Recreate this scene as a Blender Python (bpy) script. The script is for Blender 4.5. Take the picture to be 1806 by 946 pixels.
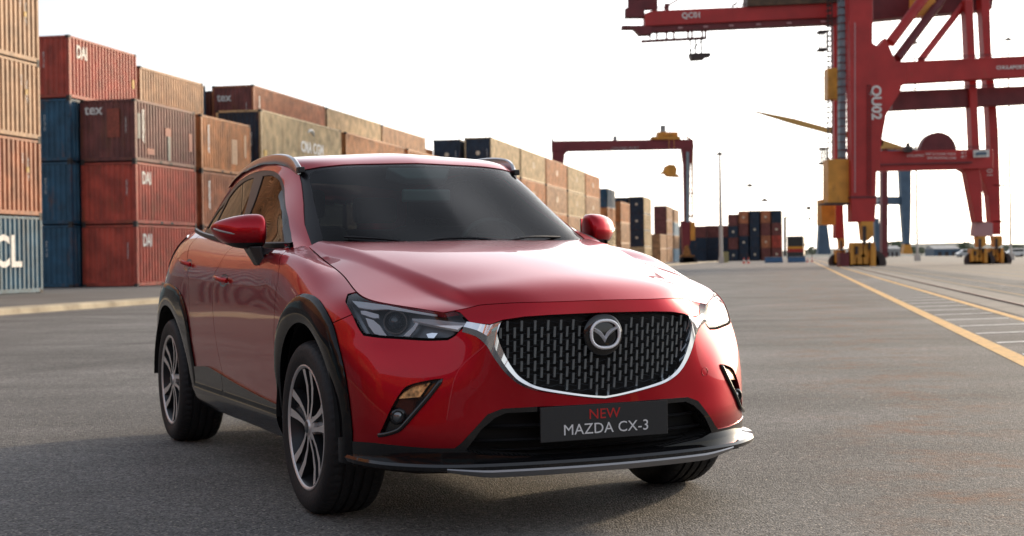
import bpy, bmesh, math, random
import numpy as np
from mathutils import Vector, Matrix
random.seed(7)
for _o in list(bpy.data.objects): bpy.data.objects.remove(_o)
SC = bpy.context.scene
COL = SC.collection
R = math.radians
# ---------------------------------------------------------------- camera, sky, sun, exposure
CAM_H = .9868
cam_d = bpy.data.cameras.new('camera'); cam = bpy.data.objects.new('camera', cam_d); COL.objects.link(cam); SC.camera = cam
cam_d.sensor_width = 36; cam_d.lens = 50.966; cam_d.clip_start = .1; cam_d.clip_end = 8000
_p, _r = R(.4727), R(.782)
_up0 = Vector((0, math.sin(_p), math.cos(_p))); _f = Vector((0, math.cos(_p), -math.sin(_p))); _x0 = Vector((1, 0, 0))
_x = _x0*math.cos(_r)-_up0*math.sin(_r); _u = _x0*math.sin(_r)+_up0*math.cos(_r)
cam.matrix_world = Matrix(((_x.x, _u.x, -_f.x, 0), (_x.y, _u.y, -_f.y, 0), (_x.z, _u.z, -_f.z, CAM_H), (0, 0, 0, 1)))
cam_d.dof.use_dof = True; cam_d.dof.focus_distance = 5.6; cam_d.dof.aperture_fstop = 5.0
SUN_AZ, SUN_EL = R(39), R(14)          # azimuth clockwise from +Y
W = bpy.data.worlds.new('World'); SC.world = W; W.use_nodes = True
nt = W.node_tree; bg = nt.nodes['Background']; sky = nt.nodes.new('ShaderNodeTexSky'); sky.sky_type = 'NISHITA'
sky.sun_disc = False; sky.sun_elevation = SUN_EL; sky.sun_rotation = SUN_AZ; sky.dust_density = 2; sky.air_density = .7; sky.ozone_density = 1.0
mx = nt.nodes.new('ShaderNodeMix'); mx.data_type = 'RGBA'; mx.inputs[0].default_value = .3   # thin bright overcast over the clear sky
_tc = nt.nodes.new('ShaderNodeTexCoord'); _sx = nt.nodes.new('ShaderNodeSeparateXYZ'); _mr = nt.nodes.new('ShaderNodeMapRange')   # the veil thickens towards the horizon
nt.links.new(_tc.outputs['Generated'], _sx.inputs[0]); nt.links.new(_sx.outputs[2], _mr.inputs[0]); _mr.interpolation_type = 'SMOOTHSTEP'
_mr.inputs[1].default_value = 0; _mr.inputs[2].default_value = .85; _mr.inputs[3].default_value = .60; _mr.inputs[4].default_value = .27; nt.links.new(_mr.outputs[0], mx.inputs[0])
nt.links.new(sky.outputs[0], mx.inputs[6]); mx.inputs[7].default_value = (8.6, 8.7, 8.9, 1)
_sd = (math.sin(SUN_AZ)*math.cos(SUN_EL), math.cos(SUN_AZ)*math.cos(SUN_EL), math.sin(SUN_EL))
_dp = nt.nodes.new('ShaderNodeVectorMath'); _dp.operation = 'DOT_PRODUCT'; _dp.inputs[1].default_value = _sd; nt.links.new(_tc.outputs['Generated'], _dp.inputs[0])
_mg = nt.nodes.new('ShaderNodeMapRange'); _mg.interpolation_type = 'SMOOTHSTEP'; nt.links.new(_dp.outputs['Value'], _mg.inputs[0])    # thin cloud scatters forward: brighter round the sun
_mg.inputs[1].default_value = .5; _mg.inputs[2].default_value = 1.0; _mg.inputs[3].default_value = .60; _mg.inputs[4].default_value = 2.3
_vm = nt.nodes.new('ShaderNodeVectorMath'); _vm.operation = 'SCALE'; _vm.inputs[0].default_value = (8.8, 8.7, 8.6); nt.links.new(_mg.outputs[0], _vm.inputs['Scale']); nt.links.new(_vm.outputs[0], mx.inputs[7])
nt.links.new(mx.outputs[2], bg.inputs[0]); bg.inputs[1].default_value = .15
sun_d = bpy.data.lights.new('sun', 'SUN'); sun_d.energy = 2.5; sun_d.angle = R(3); sun_d.color = (1, .77, .52)
sun = bpy.data.objects.new('sun', sun_d); COL.objects.link(sun)
sun.rotation_euler = (R(90)-SUN_EL, 0, -SUN_AZ+math.pi)
SC.view_settings.view_transform = 'Standard'; SC.view_settings.look = 'None'; SC.view_settings.gamma = 1; SC.view_settings.exposure = .52
SC.cycles.max_bounces = 8; SC.cycles.transparent_max_bounces = 12; SC.cycles.caustics_reflective = False; SC.cycles.caustics_refractive = False

# ---------------------------------------------------------------- helpers
MAT = {}
def srgb(h):
    return tuple(((c/255)/12.92 if c/255 <= .04045 else ((c/255+.055)/1.055)**2.4) for c in h)+(1,)
def mat(name, col, rough=.5, metal=0, coat=0, coat_r=.03, spec=.5, noise=0, nscale=8, bump=0, bscale=60, trans=0, emit=None, ior=1.45, rust=0, rustcol=(.16,.06,.025,1), flake=0):
    """procedural material: base colour with fine variation, optional rust blotches and bump"""
    if name in MAT: return MAT[name]
    m = bpy.data.materials.new(name); m.use_nodes = True; t = m.node_tree; b = t.nodes['Principled BSDF']; MAT[name] = m
    if len(col) == 3: col = tuple(col)+(1,)
    b.inputs['Base Color'].default_value = col; b.inputs['Roughness'].default_value = rough; b.inputs['Metallic'].default_value = metal
    b.inputs['Coat Weight'].default_value = coat; b.inputs['Coat Roughness'].default_value = coat_r
    b.inputs['Specular IOR Level'].default_value = spec; b.inputs['IOR'].default_value = ior
    if trans: b.inputs['Transmission Weight'].default_value = trans
    if emit: b.inputs['Emission Color'].default_value = emit[:3]+(1,); b.inputs['Emission Strength'].default_value = emit[3]
    tc = t.nodes.new('ShaderNodeTexCoord')
    if noise or rust:
        n = t.nodes.new('ShaderNodeTexNoise'); n.inputs['Scale'].default_value = nscale; n.inputs['Detail'].default_value = 6
        oi = t.nodes.new('ShaderNodeObjectInfo'); ad = t.nodes.new('ShaderNodeVectorMath'); ad.operation = 'ADD'
        t.links.new(tc.outputs['Object'], ad.inputs[0])
        cm = t.nodes.new('ShaderNodeCombineXYZ'); ml = t.nodes.new('ShaderNodeMath'); ml.operation = 'MULTIPLY'; ml.inputs[1].default_value = 37
        t.links.new(oi.outputs['Random'], ml.inputs[0])
        for k in range(3): t.links.new(ml.outputs[0], cm.inputs[k])
        t.links.new(cm.outputs[0], ad.inputs[1]); t.links.new(ad.outputs[0], n.inputs['Vector'])
        mp = t.nodes.new('ShaderNodeMapRange'); mp.inputs['From Min'].default_value = .3; mp.inputs['From Max'].default_value = .7
        mp.inputs['To Min'].default_value = 1-noise; mp.inputs['To Max'].default_value = 1+noise*.6
        t.links.new(n.outputs['Fac'], mp.inputs['Value'])
        mm = t.nodes.new('ShaderNodeMix'); mm.data_type = 'RGBA'; mm.blend_type = 'MULTIPLY'; mm.inputs[0].default_value = 1; mm.inputs[6].default_value = col
        cc = t.nodes.new('ShaderNodeCombineColor'); [t.links.new(mp.outputs[0], cc.inputs[k]) for k in range(3)]
        t.links.new(cc.outputs[0], mm.inputs[7]); out = mm.outputs[2]
        if rust:
            n2 = t.nodes.new('ShaderNodeTexNoise'); n2.inputs['Scale'].default_value = 1.6; n2.inputs['Detail'].default_value = 9; n2.inputs['Roughness'].default_value = .65
            mpv = t.nodes.new('ShaderNodeMapping'); mpv.inputs['Scale'].default_value = (1, 1, .35)
            t.links.new(ad.outputs[0], mpv.inputs['Vector']); t.links.new(mpv.outputs[0], n2.inputs['Vector'])
            rp = t.nodes.new('ShaderNodeValToRGB'); rp.color_ramp.elements[0].position = .62-.12*rust; rp.color_ramp.elements[1].position = .70
            t.links.new(n2.outputs['Fac'], rp.inputs[0])
            m2 = t.nodes.new('ShaderNodeMix'); m2.data_type = 'RGBA'; m2.inputs[7].default_value = rustcol
            mu = t.nodes.new('ShaderNodeMath'); mu.operation = 'MULTIPLY'; mu.inputs[1].default_value = min(1, .35+.5*rust)
            t.links.new(rp.outputs[0], mu.inputs[0]); t.links.new(mu.outputs[0], m2.inputs[0]); t.links.new(out, m2.inputs[6]); out = m2.outputs[2]
        t.links.new(out, b.inputs['Base Color'])
    if bump:
        n3 = t.nodes.new('ShaderNodeTexNoise'); n3.inputs['Scale'].default_value = bscale; n3.inputs['Detail'].default_value = 4
        t.links.new(tc.outputs['Object'], n3.inputs['Vector'])
        bp = t.nodes.new('ShaderNodeBump'); bp.inputs['Strength'].default_value = bump; bp.inputs['Distance'].default_value = .01
        t.links.new(n3.outputs['Fac'], bp.inputs['Height']); t.links.new(bp.outputs[0], b.inputs['Normal'])
    return m
def link(o, parent=None):
    COL.objects.link(o)
    if parent is not None: o.parent = parent
    return o
def tag(o, label=None, cat=None, group=None, kind=None):
    if label: o['label'] = label
    if cat: o['category'] = cat
    if group: o['group'] = group
    if kind: o['kind'] = kind
    return o
def empty(name, loc=(0, 0, 0), rz=0, label=None, cat=None, group=None):
    o = bpy.data.objects.new(name, None); o.location = loc; o.rotation_euler = (0, 0, rz); o.empty_display_size = .2
    COL.objects.link(o); return tag(o, label, cat, group)
def meshobj(name, me, m=None, parent=None, smooth=False, loc=None, rz=None):
    o = bpy.data.objects.new(name, me)
    if m is not None and len(me.materials) == 0: me.materials.append(m)
    if smooth: me.shade_smooth()
    if loc is not None: o.location = loc
    if rz is not None: o.rotation_euler = (0, 0, rz)
    return link(o, parent)
class MB:
    """collects boxes, bars, tubes, lathes as vertex/face lists -> one mesh"""
    def __init__(s): s.v = []; s.f = []
    def add(s, V, F):
        k = len(s.v); s.v += [tuple(map(float, p)) for p in V]; s.f += [tuple(i+k for i in f) for f in F]; return s
    def box(s, x0, x1, y0, y1, z0, z1):
        V = [(x0,y0,z0),(x1,y0,z0),(x1,y1,z0),(x0,y1,z0),(x0,y0,z1),(x1,y0,z1),(x1,y1,z1),(x0,y1,z1)]
        return s.add(V, [(3,2,1,0),(4,5,6,7),(0,1,5,4),(1,2,6,5),(2,3,7,6),(3,0,4,7)])
    def bar(s, a, b, w, h=None, w2=None, h2=None, up=(0, 0, 1)):
        """box beam from a to b; w across, h along up; w2/h2 at the b end"""
        h = h or w; w2 = w2 or w; h2 = h2 or h
        a = Vector(a); b = Vector(b); d = (b-a).normalized(); u = Vector(up)
        if abs(d.dot(u)) > .98: u = Vector((0, 1, 0))
        r = d.cross(u).normalized(); u = r.cross(d).normalized()
        V = [a-r*w/2-u*h/2, a+r*w/2-u*h/2, a+r*w/2+u*h/2, a-r*w/2+u*h/2, b-r*w2/2-u*h2/2, b+r*w2/2-u*h2/2, b+r*w2/2+u*h2/2, b-r*w2/2+u*h2/2]
        return s.add(V, [(0,1,2,3),(7,6,5,4),(0,4,5,1),(1,5,6,2),(2,6,7,3),(3,7,4,0)])
    def tube(s, P, r, n=8, caps=True, closed=False):
        P = [Vector(p) for p in P]; k = len(P); rr = r if hasattr(r, '__len__') else [r]*k; V = []; F = []
        pu = None
        for i, p in enumerate(P):
            if closed: d = (P[(i+1) % k]-P[i-1]).normalized()
            else: d = (P[min(i+1, k-1)]-P[max(i-1, 0)]).normalized()
            if pu is None: pu = Vector((0, 0, 1)) if abs(d.z) < .9 else Vector((1, 0, 0))
            a = d.cross(pu).normalized(); pu = a.cross(d).normalized()
            for j in range(n):
                t = 2*math.pi*j/n; V.append(p+(a*math.cos(t)+pu*math.sin(t))*rr[i])
        for i in range(k if closed else k-1):
            i2 = (i+1) % k
            for j in range(n): F.append((i*n+j, i*n+(j+1) % n, i2*n+(j+1) % n, i2*n+j))
        if caps and not closed: F.append(tuple(range(n-1, -1, -1))); F.append(tuple((k-1)*n+j for j in range(n)))
        return s.add(V, F)
    def lathe(s, prof, n=48, axis='y', c=(0, 0, 0), closed=False):
        """profile [(r, t)] turned round an axis"""
        V = []; F = []; m = len(prof)
        for j in range(n):
            a = 2*math.pi*j/n
            for r, t in prof:
                p = {'y': (r*math.cos(a), t, r*math.sin(a)), 'z': (r*math.cos(a), r*math.sin(a), t), 'x': (t, r*math.cos(a), r*math.sin(a))}[axis]
                V.append((p[0]+c[0], p[1]+c[1], p[2]+c[2]))
        for j in range(n):
            j2 = (j+1) % n
            for i in range(m if closed else m-1):
                i2 = (i+1) % m
                F.append((j*m+i, j*m+i2, j2*m+i2, j2*m+i))
        return s.add(V, F)
    def prism(s, poly, z0, z1, f=lambda p, z: (p[0], p[1], z)):
        n = len(poly); V = [f(p, z0) for p in poly]+[f(p, z1) for p in poly]
        F = [tuple(range(n-1, -1, -1)), tuple(range(n, 2*n))]+[(i, (i+1) % n, n+(i+1) % n, n+i) for i in range(n)]
        return s.add(V, F)
    def mesh(s, name):
        me = bpy.data.meshes.new(name); me.from_pydata(s.v, [], s.f); me.update()
        bm = bmesh.new(); bm.from_mesh(me); bmesh.ops.recalc_face_normals(bm, faces=bm.faces); bm.to_mesh(me); bm.free(); return me
    def build(s, name, m, parent=None, smooth=False, bevel=0, **k):
        o = meshobj(name, s.mesh(name), m, parent, smooth, **k)
        if bevel:
            b = o.modifiers.new('bevel', 'BEVEL'); b.width = bevel; b.segments = 2; b.limit_method = 'ANGLE'; b.angle_limit = R(40)
        return o
def auto_smooth(o, ang=35):
    o.data.shade_smooth()
    bm = bmesh.new(); bm.from_mesh(o.data)
    for e in bm.edges: e.smooth = not (len(e.link_faces) == 2 and e.calc_face_angle(0) > R(ang))
    bm.to_mesh(o.data); bm.free(); return o
def text_mesh(body, size, depth=.002, spacing=1.0, weight=0.0, align='CENTER'):
    c = bpy.data.curves.new('lettering', 'FONT'); c.body = body; c.size = size; c.extrude = depth; c.align_x = align; c.align_y = 'CENTER'
    c.space_character = spacing; c.offset = weight; c.resolution_u = 3
    o = bpy.data.objects.new('lettering', c); COL.objects.link(o)
    dg = bpy.context.evaluated_depsgraph_get(); me = bpy.data.meshes.new_from_object(o.evaluated_get(dg))
    bpy.data.objects.remove(o); bpy.data.curves.remove(c); return me
def text(body, size, m, parent, M, name='lettering', sx=1, **k):
    """lettering whose local x runs along M's first column, y up along its second"""
    me = text_mesh(body, size, **k); me.materials.clear(); me.materials.append(m)
    me.transform(M @ Matrix.Diagonal((sx, 1, 1, 1)))
    return link(bpy.data.objects.new(name, me), parent)
def frame(o, x, y):
    x = Vector(x).normalized(); z = x.cross(Vector(y)).normalized(); y = z.cross(x)
    return Matrix(((x.x, y.x, z.x, o[0]), (x.y, y.y, z.y, o[1]), (x.z, y.z, z.z, o[2]), (0, 0, 0, 1)))
# yard frame: b runs along the quay (container row, painted lines, rails), a to its right
YA = math.atan2(.1953, .981)
def yw(a, b, z=0): return Vector((a*math.cos(YA)+b*math.sin(YA), -a*math.sin(YA)+b*math.cos(YA), z))
def gz(y): return -.0024*max(0., y-8)      # the yard drains gently away from the camera
def ya(a, b, z=0): p = yw(a, b); return Vector((p.x, p.y, gz(p.y)+z))
# ---------------------------------------------------------------- ground, paint, rails, kerb
def ground_mat():
    m = bpy.data.materials.new('asphalt'); m.use_nodes = True; t = m.node_tree; b = t.nodes['Principled BSDF']
    N = t.nodes.new; L = t.links.new
    tc = N('ShaderNodeTexCoord')
    def noise(s, det=5, rough=.6, scale=(1, 1, 1), dist=0):
        mp = N('ShaderNodeMapping'); mp.inputs['Scale'].default_value = scale; L(tc.outputs['Object'], mp.inputs[0])
        n = N('ShaderNodeTexNoise'); n.inputs['Scale'].default_value = s; n.inputs['Detail'].default_value = det; n.inputs['Roughness'].default_value = rough; n.inputs['Distortion'].default_value = dist
        L(mp.outputs[0], n.inputs['Vector']); return n.outputs['Fac']
    def rng(x, a, b_, c, d):
        r = N('ShaderNodeMapRange'); L(x, r.inputs[0]); r.inputs[1].default_value = a; r.inputs[2].default_value = b_; r.inputs[3].default_value = c; r.inputs[4].default_value = d; return r.outputs[0]
    def mulc(c, f):
        x = N('ShaderNodeMix'); x.data_type = 'RGBA'; x.blend_type = 'MULTIPLY'; x.inputs[0].default_value = 1
        cc = N('ShaderNodeCombineColor'); [L(f, cc.inputs[k]) for k in range(3)]
        if isinstance(c, tuple): x.inputs[6].default_value = c
        else: L(c, x.inputs[6])
        L(cc.outputs[0], x.inputs[7]); return x.outputs[2]
    def mixc(c, d, f):
        x = N('ShaderNodeMix'); x.data_type = 'RGBA'; L(f, x.inputs[0]); L(c, x.inputs[6])
        if isinstance(d, tuple): x.inputs[7].default_value = d
        else: L(d, x.inputs[7])
        return x.outputs[2]
    base = mulc((.170, .165, .156, 1), rng(noise(.5, 6, .6), .3, .7, .74, 1.22))
    # stretched streaks of wear across the yard
    base = mulc(base, rng(noise(.35, 5, .55, (.35, 1.6, 1), .6), .35, .68, .78, 1.14))
    base = mulc(base, rng(noise(.16, 4, .5, (1, 1, 1), 1.5), .42, .60, .86, 1.08))
    base = mulc(base, rng(noise(.9, 3, .5, (.12, 2.2, 1), .8), .60, .74, 1, .80))
    vo = N('ShaderNodeTexVoronoi'); vo.inputs['Scale'].default_value = 120; L(tc.outputs['Object'], vo.inputs['Vector'])
    sep = N('ShaderNodeSeparateColor'); L(vo.outputs['Color'], sep.inputs[0])
    base = mulc(base, rng(sep.outputs[0], 0, 1, .44, 1.60))
    base = mixc(base, (.42, .38, .32, 1), rng(sep.outputs[1], .955, .965, 0, .8))
    base = mulc(base, rng(noise(22, 6, .75), .3, .7, .66, 1.34))
    # rusty stains in a wandering strip
    sx = N('ShaderNodeSeparateXYZ'); L(tc.outputs['Object'], sx.inputs[0])
    def math_(op, a, b_=None):
        n = N('ShaderNodeMath'); n.operation = op
        for k, v in enumerate((a, b_)):
            if v is None: continue
            if isinstance(v, (int, float)): n.inputs[k].default_value = v
            else: L(v, n.inputs[k])
        return n.outputs[0]
    cx = math_('ADD', math_('MULTIPLY', sx.outputs[1], .19), .75)
    dd = math_('DIVIDE', math_('ABSOLUTE', math_('SUBTRACT', sx.outputs[0], cx)), math_('ADD', math_('MULTIPLY', sx.outputs[1], .08), .5))
    strip = rng(dd, .1, .7, 1, 0)
    st = math_('MULTIPLY', strip, rng(noise(1.6, 6, .7), .46, .66, 0, .95))
    st = math_('MULTIPLY', st, rng(noise(9, 5, .7), .35, .6, .1, 1))
    base = mixc(base, (.20, .085, .035, 1), st)
    # pairs of tyre tracks swinging across the yard
    for cx_, cy_, rad, wd in ((-40, 30, 52, .13), (-40, 30, 53.7, .13), (60, -14, 70, .16), (60, -14, 72, .16), (-6, 60, 44, .14), (-6, 60, 42.2, .14), (30, 60, 50.5, .12)):
        q = math_('SQRT', math_('ADD', math_('POWER', math_('SUBTRACT', sx.outputs[0], cx_), 2.0), math_('POWER', math_('SUBTRACT', sx.outputs[1], cy_), 2.0)))
        e_ = rng(math_('ABSOLUTE', math_('SUBTRACT', q, rad)), wd*.6, wd*1.4, 1, 0)
        e_ = math_('MULTIPLY', e_, rng(noise(.5, 4, .7), .40, .62, 0, .34))
        base = mixc(base, (.045, .044, .042, 1), e_)
    L(base, b.inputs['Base Color']); b.inputs['Roughness'].default_value = .82; b.inputs['Specular IOR Level'].default_value = .35
    bp = N('ShaderNodeBump'); bp.inputs['Strength'].default_value = .75; bp.inputs['Distance'].default_value = .006
    hh = math_('ADD', math_('MULTIPLY', vo.outputs['Distance'], -1.1), noise(45, 4, .65)); L(hh, bp.inputs['Height']); L(bp.outputs[0], b.inputs['Normal'])
    return m
ASPH = ground_mat()
def sheet(name, pts_rows, m, z=0, kind='structure', parent=None):
    """strip of quads; rows of world (x, y) pairs, draped on the yard surface"""
    V = []; F = []; n = len(pts_rows[0])
    for r in pts_rows: V += [(p[0], p[1], gz(p[1])+z) for p in r]
    for i in range(len(pts_rows)-1):
        for j in range(n-1): F.append((i*n+j, i*n+j+1, (i+1)*n+j+1, (i+1)*n+j))
    me = bpy.data.meshes.new(name); me.from_pydata(V, [], F); me.update()
    o = meshobj(name, me, m, parent)
    if kind: o['kind'] = kind
    return o
sheet('ground', [[(x, y) for x in (-1500, -200, 0, 200, 2500)] for y in (-300, -60, 8, 60, 150, 400, 900)], ASPH)
water = mat('harbour_water', (.10, .13, .15), rough=.12, bump=.25, bscale=1.2)
sheet('water', [[(x, y) for x in (-3500, 0, 6000)] for y in (880, 3000, 6500)], water, z=-.4)
YEL = mat('yellow_line_paint', (.72, .42, .12), rough=.7, noise=.35, nscale=14, bump=.4, bscale=120)
YEL2 = mat('worn_yellow_paint', (.36, .26, .13), rough=.75, noise=.5, nscale=9)
WHT = mat('white_line_paint', (.74, .74, .72), rough=.7, noise=.35, nscale=12)
CONC = mat('rail_bed_concrete', (.235, .215, .185), rough=.85, noise=.25, nscale=2.2, bump=.3, bscale=40)
KERB = mat('kerb_concrete', (.42, .36, .26), rough=.85, noise=.4, nscale=1.5, bump=.4, bscale=30)
YARD = mat('yard_apron', (.135, .130, .122), rough=.85, noise=.3, nscale=.6, bump=.3, bscale=40)
def strip(name, a0, a1, b0, b1, m, z, kind='structure', nb=24):
    bs = [b0+(b1-b0)*(i/nb)**1.5 for i in range(nb+1)]
    rows = [[tuple(yw(a0, b)[:2]), tuple(yw(a1, b)[:2])] for b in bs]
    return sheet(name, rows, m, z, kind)
strip('yellow_line', 1.84, 2.03, 4, 420, YEL, .004)
strip('yellow_line', 3.05, 3.20, 10, 420, YEL, .004)
strip('yellow_line', 4.86, 4.98, 15, 420, YEL2, .004)
strip('yellow_line', 6.0, 6.12, 15, 420, YEL2, .004)
strip('rail_bed', 3.28, 4.62, 10, 420, CONC, .006)
strip('quay_pavement', 7.4, 60, 20, 700, CONC, .003)
for a in (8.6, 10.4, 12.6, 15.5): strip('yellow_line', a, a+.14, 25, 420, YEL2, .008)
RAIL = mat('rail_steel', (.17, .085, .045), rough=.5, metal=.5, noise=.3, nscale=5)
bars = MB()
for i in range(70):                      # slanting white bars between the two yellow lines
    b = 12.5+i*1.86
    if b > 60: break
    V = [ya(2.06, b, .004), ya(3.02, b+.62, .004), ya(3.02, b+.78, .004), ya(2.06, b+.16, .004)]
    me = bpy.data.meshes.new('white_bar'); me.from_pydata([tuple(v) for v in V], [], [(0, 1, 2, 3)]); me.update()
    o = meshobj('white_bar', me, WHT); o['kind'] = 'structure'
for i in range(26):                      # a second, worn ladder beyond the rails
    b = 22+i*1.86
    V = [ya(5.02, b, .004), ya(5.96, b+.62, .004), ya(5.96, b+.72, .004), ya(5.02, b+.10, .004)]
    me = bpy.data.meshes.new('white_bar'); me.from_pydata([tuple(v) for v in V], [], [(0, 1, 2, 3)]); me.update()
    o = meshobj('white_bar', me, WHT); o['kind'] = 'structure'
def rail(a, label):
    r = MB()
    bs = [8, 20, 40, 60, 90, 130, 200, 300, 420]
    for b0, b1 in zip(bs[:-1], bs[1:]):
        for da, w, z0, z1 in ((0, .07, -.05, .035),):
            P = [ya(a+da+s*w/2, b, z) for b in (b0, b1) for s in (-1, 1) for z in (z0, z1)]
            r.add(P, [(0, 1, 3, 2), (4, 6, 7, 5), (0, 4, 5, 1), (2, 3, 7, 6), (1, 5, 7, 3), (0, 2, 6, 4)])
    o = r.build('crane_rail', RAIL); _b = bmesh.new(); _b.from_mesh(o.data); bmesh.ops.remove_doubles(_b, verts=_b.verts, dist=.0005); _b.to_mesh(o.data); _b.free(); tag(o, label, 'crane rail')
rail(3.92, 'rusty crane rail sunk in the pale concrete strip between yellow lines')
# kerb and the raised apron the containers stand on
kb = MB()
n = 26; bs = [-60+i*14 for i in range(n)]
for b0, b1 in zip(bs[:-1], bs[1:]):
    P = [ya(a, b, z) for b in (b0, b1) for a, z in ((-15.58, -.05), (-15.60, .10), (-15.64, .13), (-16.2, .13), (-16.2, -.05))]
    kb.add(P, [(0, 5, 6, 1), (1, 6, 7, 2), (2, 7, 8, 3), (3, 8, 9, 4)])
k = kb.build('kerb', KERB); k['kind'] = 'structure'
strip('pavement', -16.2, -60, -60, 300, YARD, .06)
strip('gutter', -15.2, -15.56, -60, 300, mat('gutter_dust', (.30, .26, .20), rough=.9, noise=.5, nscale=3), .004)
# ---------------------------------------------------------------- shipping containers
CC = {}
def ccol(name, rgb, rust=.3, noise=.42, rustcol=(.16,.06,.025,1)):
    CC[name] = (mat('paint_'+name, rgb, rough=.55, noise=noise, nscale=1.6, rust=rust+.25, bump=.35, bscale=1.5, rustcol=rustcol), mat('frame_'+name, tuple(c*.8 for c in rgb), rough=.6, noise=.4, nscale=4, rust=.8))
ccol('maroon', (.17, .048, .040), .35); ccol('red', (.42, .060, .034), .25); ccol('rust_brown', (.42, .145, .062), .4)
ccol('tan', (.50, .29, .155), .3, rustcol=(.30,.12,.05,1)); ccol('cream', (.60, .45, .25), .25, rustcol=(.30,.17,.08,1)); ccol('orange', (.56, .23, .08), .3)
ccol('blue', (.016, .075, .135), .15); ccol('navy', (.012, .026, .048), .1); ccol('slate_blue', (.055, .135, .19), .2, rustcol=(.10,.10,.10,1))
ccol('grey', (.33, .33, .32), .2); ccol('pale_blue', (.36, .48, .55), .1); ccol('white', (.62, .60, .56), .15)
CAST = mat('corner_casting', (.035, .030, .028), rough=.7, noise=.4, nscale=10)
LET = mat('white_lettering', (.72, .70, .66), rough=.6, noise=.25, nscale=6)
GAS = mat('dark_gap', (.012, .011, .010), rough=.9)
PATCH = {k: mat('repaint_'+k, v, rough=.6, noise=.3) for k, v in {'red': (.26, .055, .03), 'grey': (.16, .17, .16), 'dark': (.10, .04, .03), 'yellow': (.55, .33, .05)}.items()}
_cm = {}
def corr(n0, n1, z0, z1, pitch, depth, name):
    """trapezoid corrugation along x from n0 to n1, in plane y=0, outward -y"""
    n = max(2, int(round((n1-n0)/pitch))); p = (n1-n0)/n; xs = []; ys = []
    for i in range(n):
        x = n0+i*p; xs += [x+.02*p, x+.36*p, x+.52*p, x+.86*p]; ys += [0, 0, depth, depth]
    xs = [n0]+xs+[n1]; ys = [0]+ys+[0]
    V = []; F = []
    for x, y in zip(xs, ys): V += [(x, y, z0), (x, y, z1)]
    for i in range(len(xs)-1): F.append((2*i, 2*i+2, 2*i+3, 2*i+1))
    me = bpy.data.meshes.new(name); me.from_pydata(V, [], F); me.update(); return me
def cmeshes(L, H, W_=2.438):
    k = (round(L, 2), round(H, 2), round(W_, 2))
    if k in _cm: return _cm[k]
    d = {}
    s = corr(.12, L-.12, .16, H-.10, .278, .050, 'side_panel'); s.transform(Matrix.Rotation(R(90), 4, 'Z') @ Matrix.Identity(4))
    s.transform(Matrix.Translation((-.010, 0, 0))); d['side'] = s            # at a=0 facing +a
    s2 = s.copy(); s2.transform(Matrix.Diagonal((-1, 1, 1, 1))); s2.transform(Matrix.Translation((-W_, 0, 0))); s2.flip_normals(); d['side2'] = s2
    e = corr(-W_+.12, -.12, .16, H-.12, .25, .045, 'end_panel'); e.transform(Matrix.Translation((0, .02, 0))); d['end'] = e
    e2 = e.copy(); e2.transform(Matrix.Translation((0, L, 0)) @ Matrix.Diagonal((1, -1, 1, 1))); e2.flip_normals(); d['end2'] = e2
    p = MB(); p.box(-.12, 0, 0, .12, .12, H-.12); d['post'] = p.mesh('corner_post')
    f = MB()
    for a0, a1 in ((-.07, -.004), (-W_+.004, -W_+.07)):
        f.box(a0, a1, .12, L-.12, .03, .165); f.box(a0, a1, .12, L-.12, H-.105, H-.02)
    for b0, b1 in ((.004, .07), (L-.07, L-.004)):
        f.box(-W_+.12, -.12, b0, b1, .03, .165); f.box(-W_+.12, -.12, b0, b1, H-.125, H-.02)
    d['rails'] = f.mesh('rail_frame')
    r = corr(.1, L-.1, .05, W_-.05, .25, .02, 'roof_panel'); r.transform(Matrix.Rotation(R(90), 4, 'Z')); 
    me = bpy.data.meshes.new('roof_panel'); rb = MB(); rb.box(-W_+.06, -.06, .06, L-.06, H-.05, H-.03); d['roof'] = rb.mesh('roof_panel')
    fl = MB(); fl.box(-W_+.06, -.06, .06, L-.06, .08, .16); d['floor'] = fl.mesh('floor_panel')
    c = MB()
    for a in (-.16, -W_-.002):
        for b in (-.002, L-.17):
            for z in (0, H-.12): c.box(a, a+.162, b, b+.172, z, z+.12)
    for b in (L*.38, L*.55): c.box(-.10, .003, b, b+.28, .035, .13)
    d['cast'] = c.mesh('corner_casting'); _cm[k] = d; return d
NCONT = [0]
def container(a, b, z, L, H, col, label, group=None, near=True, W_=2.438, post2='', zoff=True):
    """near right bottom corner at yard (a, b), base height z above the yard surface"""
    p = yw(a, b); root = empty('shipping_container', (p.x, p.y, z), -YA, label, 'shipping container', group)
    d = cmeshes(L, H, W_); pm, fm = CC[col]; NCONT[0] += 1
    def put(name, key, m, loc=(0, 0, 0), sc=None):
        me = d[key]
        if not me.materials: me.materials.append(m)
        o = bpy.data.objects.new(name, me); o.location = loc
        if sc: o.scale = sc
        o.material_slots[0].link = 'OBJECT'; o.material_slots[0].material = m
        return link(o, root)
    put('side_panel', 'side', pm); put('side_panel', 'side2', pm); put('end_panel', 'end', pm); put('end_panel', 'end2', pm)
    put('roof_panel', 'roof', pm); put('floor_panel', 'floor', CAST)
    put('rail_frame', 'rails', fm)
    if near:
        for x, y, s in ((0, 0, (1, 1, 1)), (-W_, 0, (-1, 1, 1)), (0, L, (1, -1, 1)), (-W_, L, (-1, -1, 1))): put('corner_post', 'post', fm, (x, y, 0), s)
        put('corner_casting', 'cast', CAST)
    root['H'] = H; return root
def side_text(root, body, size, b, z, m=LET, **k):    # on the +a face
    return text(body, size, m, root, frame((.004, b, z), (0, 1, 0), (0, 0, 1)), **k)
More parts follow.
